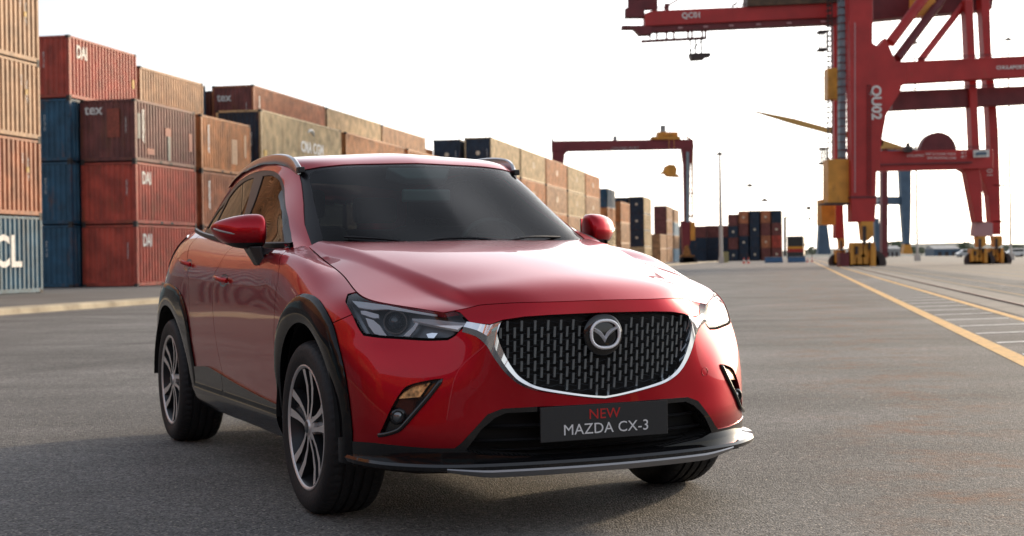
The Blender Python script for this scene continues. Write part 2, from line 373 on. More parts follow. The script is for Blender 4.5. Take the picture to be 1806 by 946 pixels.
def end_text(root, body, size, a, z, m=LET, **k):     # on the near end face
    return text(body, size, m, root, frame((a, -.004+.02, z), (1, 0, 0), (0, 0, 1)), **k)
def side_vtext(root, body, size, b, z, m=LET, **k):   # reads downwards
    return text(body, size, m, root, frame((.004, b, z), (0, 0, -1), (0, 1, 0)), **k)
def end_vtext(root, body, size, a, z, m=LET, **k):
    return text(body, size, m, root, frame((a, .016, z), (0, 0, -1), (1, 0, 0)), **k)
def patch(root, name, b0, b1, z0, z1, m):
    o = MB().box(-.02, .006, b0, b1, z0, z1).build(name, m, root); return o
def end_patch(root, name, a0, a1, z0, z1, m): return MB().box(a0, a1, .012, .03, z0, z1).build(name, m, root)
TIER = {3: ['bottom', 'middle', 'top'], 4: ['bottom', 'second', 'third', 'top'], 5: ['bottom', 'second', 'third', 'fourth', 'top']}
NICE = {'slate_blue': 'weathered slate blue', 'rust_brown': 'rust brown', 'navy': 'dark navy', 'cream': 'cream', 'tan': 'tan', 'blue': 'deep blue', 'pale_blue': 'pale blue', 'grey': 'pale grey'}
def stack(a, b, L, ztop, cols, where, group, near=True, H=None, base=None, cat_extra={}):
    """cols bottom -> top; returns roots"""
    p = yw(a, b); g0 = gz(p.y)+.06 if base is None else base; n = len(cols); Hh = H or (ztop-g0)/n; out = []
    for i, c in enumerate(cols):
        if c is None: out.append(None); continue
        nm = TIER.get(n, ['only'] if n == 1 else ['lower', 'upper'])[i]
        ex = cat_extra.get(i, '')
        lab = f"{NICE.get(c, c)} container{(' '+ex) if ex else ''}, {nm} one of {where}" if n > 1 else f"{NICE.get(c, c)} container{(' '+ex) if ex else ''}, {where}"
        out.append(container(a, b, g0+i*Hh, L, Hh-(.012 if near else -.047), c, lab, group, near))
    return out
A1, B1 = -26.84, 55.44
G1 = 'stacked shipping containers in the long row on the left'
# near stack at the left edge of the picture and its continuation towards the camera
aL = -25.2
colsL = [['slate_blue', 'rust_brown', 'tan', 'tan'], ['navy', 'slate_blue', 'rust_brown', 'orange'], ['navy', 'maroon', 'rust_brown', 'tan'], ['slate_blue', 'navy', 'rust_brown', 'orange'], ['maroon', 'navy', 'tan', 'rust_brown'], ['navy', 'rust_brown', 'orange', 'tan']]
whereL = ['the nearest stack', 'the first stack outside the left edge', 'the second stack outside the left edge', 'the third stack outside the left edge', 'the fourth stack outside the left edge', 'the stack behind the camera on the left']
for i in range(6):
    b = 45.1-12.192-i*12.75; p = yw(aL, b+12); z0 = gz(p.y)
    st = stack(aL, b, 12.192, z0+4*2.585+.06, colsL[i], whereL[i], G1, H=2.585, base=z0+.06,
               cat_extra={0: 'with big letters CL'} if i == 0 else {})
    if i == 0:
        st.append(container(aL, b, z0+.06+4*2.585, 12.192, 2.57, 'tan', 'tan container, fifth and highest of the nearest stack, cut by the top edge', G1))
        side_text(st[0], 'OOCL', 1.45, 10.85, 1.35, weight=.03, align='RIGHT')
        for s in st[1:]:
            side_vtext(s, 'ALLU 402 871', .13, 11.35, 1.55); side_vtext(s, '22G1', .16, 11.0, 1.9)
            patch(s, 'placard', 11.25, 11.42, 1.45, 1.62, PATCH['yellow'])
    elif i in (1, 2, 3):
        side_text(st[1], 'tex', .55, 1.3, 2.1, weight=.01)
# front row
s1 = stack(A1, B1+.2, 6.058, 7.72, ['red', 'red', 'maroon'], 'the stack behind the car mirror', G1, cat_extra={0: 'lettered DAI', 1: 'lettered DAI', 2: 'marked tex'})
end_text(s1[2], 'tex', .60, -2.25, 2.15, weight=.012, align='LEFT'); [end_vtext(s, 'TGHU 294 0611', .10, -.42, 1.5) for s in s1]
end_patch(s1[2], 'repaint_patch', -1.25, -.70, 1.0, 2.2, PATCH['red'])
side_vtext(s1[2], 'textainer', .38, .78, 1.5, weight=.01); patch(s1[2], 'repaint_patch', .25, .50, .95, 2.0, PATCH['grey']); patch(s1[2], 'repaint_patch', 2.9, 3.5, 1.25, 1.6, PATCH['red'])
patch(s1[2], 'repaint_patch', 3.15, 3.4, .2, 1.25, PATCH['grey']); patch(s1[2], 'repaint_patch', 5.35, 5.7, .75, 1.55, PATCH['red']); patch(s1[2], 'repaint_patch', 1.1, 1.8, .35, .6, PATCH['red'])
for s in s1[:2]: side_text(s, 'DAI', .72, 1.0, 1.9, weight=.02, sx=.72)
s2 = stack(A1, B1+6.95, 6.058, 7.70, ['rust_brown', 'rust_brown', 'orange'], 'the orange brown stack behind the car roof edge', G1)
for s in s2[1:]: side_vtext(s, 'textainer', .36, .85, 1.5, weight=.01)
patch(s2[2], 'repaint_patch', 3.6, 4.3, .5, 1.7, mat('repaint_tan', (.46, .27, .15), rough=.6, noise=.2)); patch(s2[2], 'repaint_patch', 5.2, 5.5, .9, 2.0, mat('repaint_tan', (.46, .27, .15)))
s3 = stack(A1, B1+14.5, 13.1, 8.66, ['blue', 'navy', 'cream'], 'the long stack behind the car roof', G1, cat_extra={2: 'lettered CMA CGM'})
side_text(s3[2], 'CMA CGM', .82, 7.9, 1.42, weight=.03, sx=1.0, name='lettering')
arc = MB(); arc.tube([(.01, 7.6+.60*math.cos(t), 1.98+.45*math.sin(t)) for t in [R(x) for x in range(20, 150, 12)]], [.03+.08*math.sin(i/10*math.pi) for i in range(11)], 6).build('swoosh_mark', LET, s3[2])
patch(s3[2], 'placard', .35, .8, .25, .85, PATCH['yellow']); end_vtext(s3[2], 'CMAU 118 224', .11, -.55, 1.4)
# end panels of that long container go navy: their shade put into the colour
ends = [o for o in s3[2].children if o.name.startswith('end_panel')]
for o in ends: o.material_slots[0].material = CC['navy'][0]
stack(A1, B1+28.6, 13.0, 8.64, ['rust_brown', 'maroon', 'orange'], 'the orange stack above the windscreen middle', G1)
stack(A1, B1+42.7, 12.8, 8.62, ['navy', 'maroon', 'orange'], 'the low orange stack just above the car roof', G1)
stack(A1, B1+56.2, 12.6, 8.0, ['navy', 'maroon', 'rust_brown'], 'the brown stack hidden behind the car roof', G1)
# second row
A2 = A1-2.56
r1 = stack(A2, B1-.45, 6.2, 10.36, ['blue', 'blue', 'blue', 'red'], 'the blue stack beside the nearest stack', G1, cat_extra={3: 'marked DAI'})
side_text(r1[3], 'DAI', .75, 1.1, 1.95, weight=.02, sx=.75); [end_vtext(s, 'BLKU 771 520', .11, -1.15, 1.6) for s in r1]; patch(r1[3], 'placard', 5.75, 5.95, 1.0, 1.4, PATCH['yellow'])
stack(A2, B1+6.1, 7.1, 9.9, ['maroon', 'navy', 'maroon', 'tan'], 'the stack between the red and the maroon tops', G1)
r3 = stack(A2, B1+20.1, 12.2, 10.64, ['navy', 'maroon', 'navy', 'rust_brown'], 'the rear stack', G1, cat_extra={3: 'with shaded maroon tex end'})
for o in [o for o in r3[3].children if o.name.startswith('end_panel')]: o.material_slots[0].material = CC['maroon'][0]  # maroon ends, browner sides: shade and sun painted as two tones
end_text(r3[3], 'tex', .62, -2.15, 2.0, weight=.012, align='LEFT'); end_vtext(r3[3], 'TGHU 551 208', .10, -.45, 1.4); side_vtext(r3[3], 'textainer', .34, .9, 1.5, weight=.01)
stack(A2, B1+32.8, 12.0, 10.62, ['navy', 'maroon', 'navy', 'cream'], 'the cream topped rear stack above the roof', G1)
stack(A2, B1+45.3, 12.1, 10.58, ['navy', 'maroon', 'navy', 'tan'], 'the rear stack with rusty brown middle', G1)
A3 = A2-2.6
stack(A3, B1+58.2, 11.8, 10.5, ['navy', 'maroon', 'rust_brown', 'orange'], 'the rear stack just left of the navy fronts', G1)
stack(A3, B1+13.5, 6.1, 10.6, ['navy', 'maroon', 'rust_brown', 'blue'], 'the third row left of the tex top', G1)
stack(A3, B1+20.3, 12.2, 10.4, ['navy', 'maroon', 'rust_brown', 'maroon'], 'the third row behind the tex top', G1)
# farther blocks of the same row
far = [(A2-.3, B1+70.7, 13.2, 11.5, ['navy']*4, 'the left of two navy fronted stacks'),
       (A1, B1+70.7, 13.2, 11.62, ['maroon', 'navy', 'rust_brown', 'cream'], 'the stack with a shaded end over the roof rail'),
       (A1, B1+84.8, 13.6, 11.62, ['maroon', 'orange', 'orange', 'cream'], 'the palest stack behind the left roof rail'),
       (A1, B1+99.3, 13.8, 11.62, ['tan', 'orange', 'tan', 'orange'], 'the orange stack left of the yard gantry leg'),
       (A1, B1+114.1, 13.6, 11.6, ['rust_brown', 'tan', 'cream', 'cream'], 'the cream stack below the gantry leg'),
       (A1, B1+128.6, 13.2, 11.55, ['maroon', 'orange', 'tan', 'orange'], 'the last tall orange stack')]
LOGO = mat('faded_logo', (.62, .52, .38), rough=.6)
for i, (a, b, L, zt, cols, wh) in enumerate(far):
    st = stack(a, b, L, zt, cols, wh, G1)
    if i < 2:
        for o in [o for o in st[3].children if o.name.startswith('end_panel')]: o.material_slots[0].material = CC['navy'][0]  # navy near ends: shade on the end face painted in
        MB().lathe([(0, 0), (.2, 0), (.2, -.03), (0, -.03)], 16, 'y', (-1.22, .01, 1.55)).build('round_emblem', LOGO, st[3])
        end_vtext(st[3], 'CAIU 800 119', .13, -.4, 1.5)
    else:
        for s in st[2:]:
            side_text(s, 'CAI', .8, L*.5, 1.6, m=LOGO, weight=.03)
stack(A1+.0, B1+149.6, 9.0, 10.4, ['orange', 'cream', 'orange', 'blue'], 'the narrow blue topped stack', G1, near=False)
stack(A1+.6, B1+160, 12, 8.9, ['tan', 'tan', 'orange'], 'the low orange stack before the navy block', G1, near=False)
def front_stack(px, d, ztop, ncol_w, cols, L, where, near=False):
    """stack whose near right corner shows at azimuth px (photo pixels) and distance d"""
    X = (px-903-(-(449-448)*0))/2557*d; y = d; a = X*math.cos(YA)-y*math.sin(YA); b = X*math.sin(YA)+y*math.cos(YA)
    return stack(a, b, L, ztop, cols, where, G1, near=near, base=gz(y)), (a, b)
def mark(st, r=.22):
    for s in st:
        if s: MB().lathe([(0, 0), (r, 0), (r, -.03), (0, -.03)], 12, 'y', (-1.22, -.0, s['H']*.55)).build('round_emblem', LOGO, s)
f1, _ = front_stack(1137, 236, 10.35, 1, ['cream', 'navy', 'navy', 'navy'], 12.2, 'the dark navy block right of the car mirror'); mark(f1)
for s in f1[1:]:
    for o in [o for o in s.children if o.name.startswith('side_panel')]: o.material_slots[0].material = CC['cream'][0]  # cream sides on navy boxes: warm sunlight painted into the colour
f2, _ = front_stack(1110, 237, 10.3, 1, ['navy']*4, 12.2, 'the navy stack half behind another')
f3, _ = front_stack(1165, 250, 4.4, 1, ['tan', 'tan'], 12.2, 'the low tan pair between navy and maroon blocks')
f4, _ = front_stack(1177, 272, 10.0, 1, ['maroon']*4, 13.0, 'the maroon block beside the yard gantry leg')
for s in f4:
    for o in [o for o in s.children if o.name.startswith('side_panel')]: o.material_slots[0].material = CC['tan'][0]  # tan long faces: the sun on them is put into the colour
f5, _ = front_stack(1190, 292, 10.0, 1, ['pale_blue', 'tan', 'pale_blue', 'tan'], 12.2, 'the thin sliver beside the gantry leg')
# the far block across the end of the yard
G2 = 'containers in the far block at the end of the yard'
blk = [(1303, ['navy', 'maroon', 'navy', 'maroon'], 9.2), (1321.5, ['navy', 'navy', 'maroon', 'rust_brown'], 9.85), (1341, ['navy', 'navy', 'navy', 'navy'], 9.9), (1360.5, ['maroon', 'rust_brown', 'maroon', 'rust_brown'], 9.9), (1379.5, ['maroon', 'red', 'maroon', 'navy'], 9.9)]
nth = ['first (leftmost)', 'second', 'middle', 'fourth', 'fifth (rightmost)']
for k, (px, cols, zt) in enumerate(blk):
    d = 308; X = (px-903)/2557*d; a = X*math.cos(YA)-d*math.sin(YA); b = X*math.sin(YA)+d*math.cos(YA)
    y0 = gz(d); zt -= .0; n = len(cols); Hh = (zt-y0)/n
    for i, c in enumerate(cols):
        p = yw(a, b)
        s = container(a, b, y0+i*Hh, 12.2, Hh+.047, c, f"{NICE.get(c, c)} container, {TIER[4][i]} of the {nth[k]} column of the far block", G2, near=False, W_=2.2)
        if (i+k) % 2 == 0: MB().lathe([(0, 0), (.25, 0), (.25, -.03), (0, -.03)], 12, 'y', (-1.1, .0, Hh*.5)).build('round_emblem', LOGO, s)
for k, (pxr, n, cols, zt) in enumerate([(1247, 1, ['navy', 'navy', 'maroon'], 7.2), (1294, 1, ['navy', 'navy', 'maroon'], 7.4), (1287, 1, ['navy', 'rust_brown'], 4.3)]):
    d = 330+k*6; X = (pxr-903)/2557*d; wh = ['the far low pile beside the gantry foot', 'the far low pile behind the lamp post', 'the short far pile'][k]
    y0 = gz(d); Hh = (zt-y0)/len(cols)
    for i, c in enumerate(cols):
        root = container(0, 0, 0, 12.2 if k == 2 else 6.1, Hh+.047, c, f"{NICE.get(c, c)} container seen side on, {TIER.get(len(cols), ['lower','upper'])[i]} of {wh}", G2, near=False, W_=2.438)
        root.location = (X-(12.2 if k == 2 else 6.1), d, y0+i*Hh); root.rotation_euler = (0, 0, -math.pi/2)

# stacks across the yard behind the camera: only the car's paint and glass see them
G3 = 'stacks across the yard behind the camera'
cb = [['navy', 'maroon', 'navy', 'rust_brown'], ['maroon', 'navy', 'rust_brown', 'navy'], ['slate_blue', 'maroon', 'navy', 'maroon'], ['navy', 'navy', 'maroon', 'rust_brown']]
for i, cols in enumerate(cb):
    for j, c in enumerate(cols):
        root = container(0, 0, 0, 12.192, 2.57, c, f"{NICE.get(c, c)} container behind the camera, {TIER[4][j]} one of stack {['farthest left', 'left of the middle', 'right of the middle', 'farthest right'][i]}", G3, near=False)
        q = yw(-24+i*12.7, -27); root.location = (q.x, q.y, j*2.58); root.rotation_euler = (0, 0, -YA+math.pi/2*-1)
# ---------------------------------------------------------------- cranes and far things (at(): photo azimuth/elevation carried out to a real distance)
_cp, _sp, _cr, _sr = math.cos(R(.4727)), math.sin(R(.4727)), math.cos(R(.782)), math.sin(R(.782))
def at(px, py, d):
    x = (px-903)/2557; u = -(py-473)/2557
    x, u = x*_cr+u*_sr, -x*_sr+u*_cr
    Y = _cp+u*_sp; Z = u*_cp-_sp
    return Vector((x/Y*d, d, CAM_H+Z/Y*d))
def slab(mb, pts, d, depth):
    """polygon in a plane across the view at distance d, extruded away by depth"""
    P = [at(x, y, d) for x, y in pts]; n = len(P)
    V = [tuple(p) for p in P]+[(p.x, p.y+depth, p.z) for p in P]
    return mb.add(V, [tuple(range(n)), tuple(range(2*n-1, n-1, -1))]+[(i, n+i, n+(i+1) % n, (i+1) % n) for i in range(n)])
def pbox(mb, x0, x1, y0, y1, d, depth): return slab(mb, [(x0, y1), (x1, y1), (x1, y0), (x0, y0)], d, depth)
CRED = mat('crane_red', (.40, .022, .020), rough=.5, noise=.2, nscale=.6, rust=.05)
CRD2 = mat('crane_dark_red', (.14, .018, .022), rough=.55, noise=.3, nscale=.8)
CYEL = mat('crane_yellow', (.62, .27, .035), rough=.5, noise=.25, nscale=1, rust=.15)
CDRK = mat('crane_machinery', (.045, .030, .028), rough=.6, noise=.4, nscale=2)
CGRY = mat('crane_lift_steel', (.20, .27, .30), rough=.5, metal=.2, noise=.25, nscale=1.5)
CPNK = mat('crane_equaliser', (.42, .22, .22), rough=.6)
BLUC = mat('far_crane_blue', (.07, .115, .17), rough=.55, noise=.2, nscale=.5)
TYR = mat('rubber_far', (.015, .015, .016), rough=.8)
def groundpt(px, d): x = at(px, 460, d); return x.x
def crane_text(root, body, p, xdir, ydir, size, **k): return text(body, size, LET, root, frame(p, xdir, ydir), **k)
# --- ship to shore crane, red
D0, D1, D2, D3 = 122., 126., 125., 132.
cr = empty('quay_crane', (at(1520, 470, D0).x, D0, gz(D0)), 0, 'huge red ship-to-shore crane with yellow bogies, its boom QC01 reaching over the yard', 'crane')
def cpart(name, mb, m, bevel=0):
    o = mb.build(name, m); o.parent = cr; o.matrix_parent_inverse = Matrix.Translation(-cr.location)
    if bevel: b = o.modifiers.new('bevel', 'BEVEL'); b.width = bevel; b.segments = 1; b.limit_method = 'ANGLE'
    return o
mb = MB(); slab(mb, [(1502,392),(1501,220),(1497,-60),(1540,-60),(1539,76),(1548,82),(1562,66),(1580,108),(1600,110),(1600,147),(1590,152),(1588,162),(1568,194),(1563,204),(1558,232),(1553,266),(1553,300),(1546,304),(1545,345),(1546,352),(1543,392)], D0, 1.6); leg = cpart('leg', mb, CRED, .03)
mb = MB(); pbox(mb, 1500, 1546, 346, 350, D0-.06, 1.7); cpart('leg_flange', mb, CRD2)
mb = MB(); pbox(mb, 1507, 1509, 40, 340, D0-.02, .05); cpart('cable_conduit', mb, CPNK)
o = crane_text(cr, 'QU02', (0, 0, 0), (0, 0, -1), (1, 0, 0), 1.15, weight=.03, spacing=1.0); p = at(1545, 181, D0-.03); o.location = (p.x-cr.location.x, p.y-cr.location.y, p.z-cr.location.z)
# upper sill beams running right, out of the picture
mb = MB()
def beam(mb, a, b, h, w): return mb.bar(a, b, w, h)
def pbeam(mb, xa, ya0, ya1, da, xb, yb0, yb1, db, w):
    a0, a1 = at(xa, ya0, da), at(xa, ya1, da); b0, b1 = at(xb, yb0, db), at(xb, yb1, db)
    V = [a0, a1, b1, b0]; V2 = [(v.x, v.y+w, v.z) for v in V]
    return mb.add([tuple(v) for v in V]+V2, [(0, 1, 2, 3), (7, 6, 5, 4), (0, 4, 5, 1), (1, 5, 6, 2), (2, 6, 7, 3), (3, 7, 4, 0)])
pbeam(mb, 1590, 109, 147.5, D0+.05, 1900, 94, 130, D0+2, 1.4); ub = cpart('upper_beam', mb, CRED, .03)
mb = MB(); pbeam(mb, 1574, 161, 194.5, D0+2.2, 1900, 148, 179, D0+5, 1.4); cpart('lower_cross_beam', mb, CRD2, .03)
o = crane_text(cr, 'CHULAPORT', (0, 0, 0), (1, 0, .012), (0, 0, 1), .42, weight=.012); p = at(1782, 119.5, D0+1.2); o.location = (p.x-cr.location.x, p.y-.12-cr.location.y, p.z-cr.location.z)
# portal beam with lettering and sign
mb = MB(); pbeam(mb, 1550, 267, 301.5, D0+.3, 1752, 263, 297, D2, 1.5); cpart('portal_beam', mb, CRED, .03)
mb = MB(); pbeam(mb, 1552, 289, 292, D0+.1, 1715, 285, 288, D0+2.2, .3); cpart('beam_flange', mb, CRD2)
def on_portal(px, py):
    t = (px-1550)/(1752-1550)
    return at(px, py, (D0+.3)*(1-t)+D2*t-.25)
for body, px, py, sz in (('CHULAPORT', 1615, 275, .28), ('SHIP TO SHORE CRANE', 1659, 272, .27), ('SAFE WORKING LOAD', 1661, 279, .27), ('40 T', 1700, 270, .3), ('40 T', 1700, 277, .3)):
    p = on_portal(px, py); a = on_portal(px-20, py); b = on_portal(px+20, py); o = crane_text(cr, body, (0, 0, 0), b-a, (0, 0, 1), sz); o.location = p-cr.location
mb = MB(); pbeam(mb, 1717, 265, 278, D0+1.9, 1745, 264, 277, D0+2.3, .1); cpart('sign_board', mb, CC['white'][0])
mb = MB(); pbeam(mb, 1722, 269, 274, D0+1.8, 1740, 268.5, 273, D0+2.1, .1); cpart('sign_print', mb, BLUC)
mb = MB(); c = at(1652, 266, D0+3); mb.lathe([(0, -.5), (1.55, -.5), (1.55, .5), (0, .5)], 28, 'y', c); cpart('cable_reel', mb, CRD2)
mb = MB(); pbox(mb, 1598, 1610, 258, 268, D0, 1.2); pbox(mb, 1601, 1605, 252, 258, D0, .6); cpart('drive_housing', mb, CDRK)
# right hand legs
mb = MB(); slab(mb, [(1690,296),(1694,298),(1704,304),(1721,392),(1734,392),(1732,330),(1728,298),(1728,262),(1716,0),(1702,0),(1715,262)], D2, 1.4); cpart('leg', mb, CRED, .03)
mb = MB(); slab(mb, [(1727,296),(1744,345),(1750,414),(1766,414),(1764,330),(1761,230),(1758,190),(1749,97),(1744,-60),(1727,-60),(1736,97),(1744,200),(1747,262)], D2+3, 1.4); cpart('leg', mb, CRED, .03)
o = crane_text(cr, 'QU01', (0, 0, 0), (0, 0, -1), (1, 0, 0), .75); p = at(1745, 294, D2+2.9); o.location = p-cr.location
mb = MB(); slab(mb, [(1721,391),(1736,391),(1751,394),(1751,417),(1718,417)], D2+.4, 1.2); cpart('equaliser', mb, CPNK)
mb = MB()
for y in (326, 390): pbox(mb, 1752, 1778, y, y+2, D2+3, 1.2)
cpart('platform', mb, CRD2)
def bogie(name, x0, x1, y0, y1, d, wheels, rows=2, right=False):
    """bogie group: yellow balance beams over dark wheels down on the rail"""
    gx = (x0+x1)/2; ybase = 0
    m_ = MB(); w = x1-x0; h = y1-y0; u = at(x1, y1, d).x-at(x0, y1, d).x
    slab(m_, [(x0+w*.42, y0), (x1-w*.1, y0), (x1-w*.08, y0+h*.30), (x1-w*.3, y0+h*.42), (x0+w*.5, y0+h*.42)], d, 1.3)
    for k in range(rows):
        a = x0+w*(.04+.5*k); slab(m_, [(a, y0+h*.46), (a+w*.42, y0+h*.46), (a+w*.45, y0+h*.70), (a+w*.34, y0+h*.80), (a+w*.1, y0+h*.80), (a-w*.02, y0+h*.70)], d+.1, 1.1)
    for k in range(rows*2):
        a = x0+w*(.02+.25*k); pbox(m_, a, a+w*.2, y0+h*.78, y0+h*.94, d+.05, 1.2)
    pbox(m_, x0+w*.8, x1, y0+h*.55, y1, d-.3, .8); pbox(m_, x0, x0+w*.12, y0+h*.5, y1-h*.05, d-.2, .7)
    b = cpart('bogie', m_, CYEL, .02); wl = MB()
    for k in range(wheels):
        a = x0+w*(.1+.8*k/max(1, wheels-1)); c = at(a, y1-h*.09, d+.5); wl.lathe([(0, -.2), (h*.0016*d*.05+.28, -.2), (h*.0016*d*.05+.28, .2), (0, .2)], 14, 'y', c)
    o = wl.build('wheel_set', CDRK); o.parent = b
    mm_ = MB(); pbox(mm_, x0+w*.5, x0+w*.62, y0+h*.1, y0+h*.5, d-.3, .3); pbox(mm_, x0+w*.72, x0+w*.8, y0+h*.44, y0+h*.62, d-.2, .3); pbox(mm_, x0+w*.2, x0+w*.3, y0+h*.55, y0+h*.72, d-.15, .2)
    o = mm_.build('drive_motor', CDRK); o.parent = b
    return b
bogie('near', 1500, 1545, 391, 471, D0-.2, 4); bogie('far', 1474, 1492, 420, 466, D3, 3); bogie('right', 1713, 1742, 417, 464, D2+.2, 4); bogie('right', 1742, 1771, 416, 464, D2+3, 4)
mb = MB(); pbox(mb, 1482, 1498, 446, 471, D0-.4, 1.4); cpart('counterweight', mb, CRD2, .02)
# far landside leg, lift tower, cabins
mb = MB(); slab(mb, [(1474,421),(1473,300),(1469,-60),(1482,-60),(1484,300),(1490,421)], D3, 1.3); cpart('leg', mb, CRED, .03)
mb = MB(); pbox(mb, 1481, 1492.5, -40, 281, D0+1.8, .9); lt = cpart('lift_mast', mb, CGRY)
mb = MB()
for y in range(-30, 280, 14): pbox(mb, 1480, 1493.5, y, y+1.2, D0+1.7, .9)
cpart('mast_collar', mb, CRD2)
mb = MB(); pbox(mb, 1461, 1499, 281, 358, D0+.9, 2.2); e = cpart('electrical_house', mb, CYEL, .03)
mb = MB(); pbox(mb, 1455, 1500, 358, 361, D0+.6, 2.6); cpart('platform', mb, CDRK)
mb = MB(); pbox(mb, 1460, 1482, 120, 175, D0+3, 1.6); cpart('electrical_house', mb, CYEL, .03)
mb = MB(); pbox(mb, 1449, 1474, 352, 397, D3-4, 2); cpart('electrical_house', mb, CYEL, .03)
def cage(x0, x1, y0, y1, d, dep, nx=4, m=CDRK, frac=.12):
    mb = MB(); th = (y1-y0)*frac
    pbox(mb, x0, x1, y0, y0+th, d, dep); pbox(mb, x0, x1, y1-th, y1, d, dep)
    for i in range(nx):
        x = x0+(x1-x0-1)*i/(nx-1); pbox(mb, x-.6, x+1.6, y0+th, y1-th, d, .1); pbox(mb, x-.6, x+1.6, y0+th, y1-th, d+dep-.1, .1)
    return mb
cpart('stair_cage', cage(1445, 1459, 53, 89, D0+4, 1.2), CDRK); cpart('stair_cage', cage(1447.5, 1459, 260, 290, D0+4, 1.2), CDRK)
mb = MB()
for y in range(-10, 350, 9): pbox(mb, 1460, 1467.5, y, y+1, D0+4, .9)
for x in (1459.6, 1467): pbox(mb, x, x+1.6, -30, 350, D0+4, .12)
for y in range(-10, 340, 18): mb.bar(at(1460, y, D0+4), at(1467.5, y+9, D0+4), .05)
cpart('stair_tower', mb, CDRK)
mb = MB()
for y in range(60, 340, 22): pbox(mb, 1492, 1498, y, y+1.4, D0+1.6, .5)
cpart('lift_tie', mb, CRD2)
# boom and girder
DB = 128.
def dbm(px): return DB
mb = MB(); slab(mb, [(1137,24),(1150,19),(1478,5),(1478,30),(1137,46)], DB, 1.8); cpart('boom_girder', mb, CRED, .03)
mb = MB(); slab(mb, [(1137,46.2),(1478,30.2),(1478,42),(1465,42),(1150,56),(1137,57)], DB+.25, 1.3); cpart('boom_underside', mb, CRD2)  # darker red puts the shade of the underside into its colour
for x in (1200, 1245, 1290, 1338, 1392, 1452):
    y = 56-(x-1150)/315*14; mb = MB(); pbox(mb, x-4, x+4, y-6, y-3, DB+.1, .1); cpart('boom_bracket', mb, CPNK)
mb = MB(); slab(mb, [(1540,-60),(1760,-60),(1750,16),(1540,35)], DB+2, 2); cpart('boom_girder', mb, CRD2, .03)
mb = MB(); slab(mb, [(1318,-4),(1320,-30),(1478,-30),(1478,4),(1318,11)], DB-.4, 2.6); cpart('boom_machinery', mb, mat('dark_bronze', (.09, .05, .025), rough=.6, noise=.6, nscale=1.5))
mb = MB(); pbox(mb, 1612, 1650, -30, 28, DB-2, 1.5); pbox(mb, 1628, 1662, -30, 12, DB-1, 1.5); cpart('trolley_machinery', mb, CYEL)
o = crane_text(cr, 'QC01', (0, 0, 0), (1, 0, .03), (0, 0, 1), .68, weight=.015); p = at(1219.5, 27.5, DB-.03); o.location = p-cr.location
mb = MB(); pbox(mb, 1103, 1137, 14, 30, DB+.2, 1.2); slab(mb, [(1097,45),(1150,45),(1150,60),(1128,61),(1118,50),(1097,50)], DB+.1, 1.4); pbox(mb, 1108, 1160, -6, 16, DB+.8, .9); pbox(mb, 1122, 1127, -30, 0, DB+.8, .4)
mb.bar(at(1178, 10, DB), at(1215, -12, DB), .15); mb.bar(at(1150, 5, DB), at(1190, -20, DB), .15); mb.bar(at(1292, 12, DB), at(1312, -10, DB), .15); pbox(mb, 1172, 1180, 6, 17, DB+.4, .3)
cpart('boom_tip', mb, CRD2)
mb = MB(); slab(mb, [(1132,70.5),(1246,64.5),(1247,67.5),(1132,73.5)], DB+.5, 1)
for x in (1145, 1157, 1174, 1187, 1212, 1219, 1237, 1243): pbox(mb, x, x+3.4, 54, 68, DB+.5, .2)
cpart('boom_walkway', mb, CRD2)
mb = MB()
for x in (1216, 1226, 1236): pbox(mb, x, x+2.6, 66, 96, DB+.6, .2)
mb.bar(at(1217, 92, DB+.6), at(1237, 72, DB+.6), .10)
slab(mb, [(1217,94),(1254,93),(1254,98),(1246,99),(1243,103),(1221,104.5)], DB+.2, 1.6); cpart('operator_cab', mb, CDRK)
def handrail(xa, ya_, xb, yb, d, n, h=7):
    mb = MB()
    for i in range(n+1):
        x = xa+(xb-xa)*i/n; y = ya_+(yb-ya_)*i/n; pbox(mb, x-.3, x+.3, y-h, y, d, .05)
    for k in (0, .5): mb.bar(at(xa, ya_-h*(1-k), d), at(xb, yb-h*(1-k), d), .05)
    cpart('handrail', mb, CRD2)
handrail(1150, 19, 1318, 12, DB-.1, 18, 6); handrail(1600, 108, 1806, 98, D0+.1, 22, 5); handrail(1560, 267, 1745, 263, D0+.2, 20, 5); handrail(1590, 160, 1806, 151, D0+2.2, 20, 4)
mb = MB()
for y in range(150, 345, 7): pbox(mb, 1530, 1536, y, y+.8, D0-.12, .08)
for x in (1530, 1535.6): pbox(mb, x, x+.6, 150, 345, D0-.14, .08)
cpart('ladder', mb, CRD2)
# diagonal struts
def strut(p0, p1, d0, d1, r, m=CRED, n=14):
    o = MB().tube([at(*p0, d0), at(*p1, d1)], r, n).build('strut', m, None, smooth=False); auto_smooth(o); o.parent = cr; o.matrix_parent_inverse = Matrix.Translation(-cr.location)
strut((1570,76), (1668,-55), D0+.4, D0+3, .44); strut((1582,104), (1690,-40), D0+1, D0+6, .40, CRD2); strut((1624,106), (1735,-38), D0+.8, D0+6, .30)
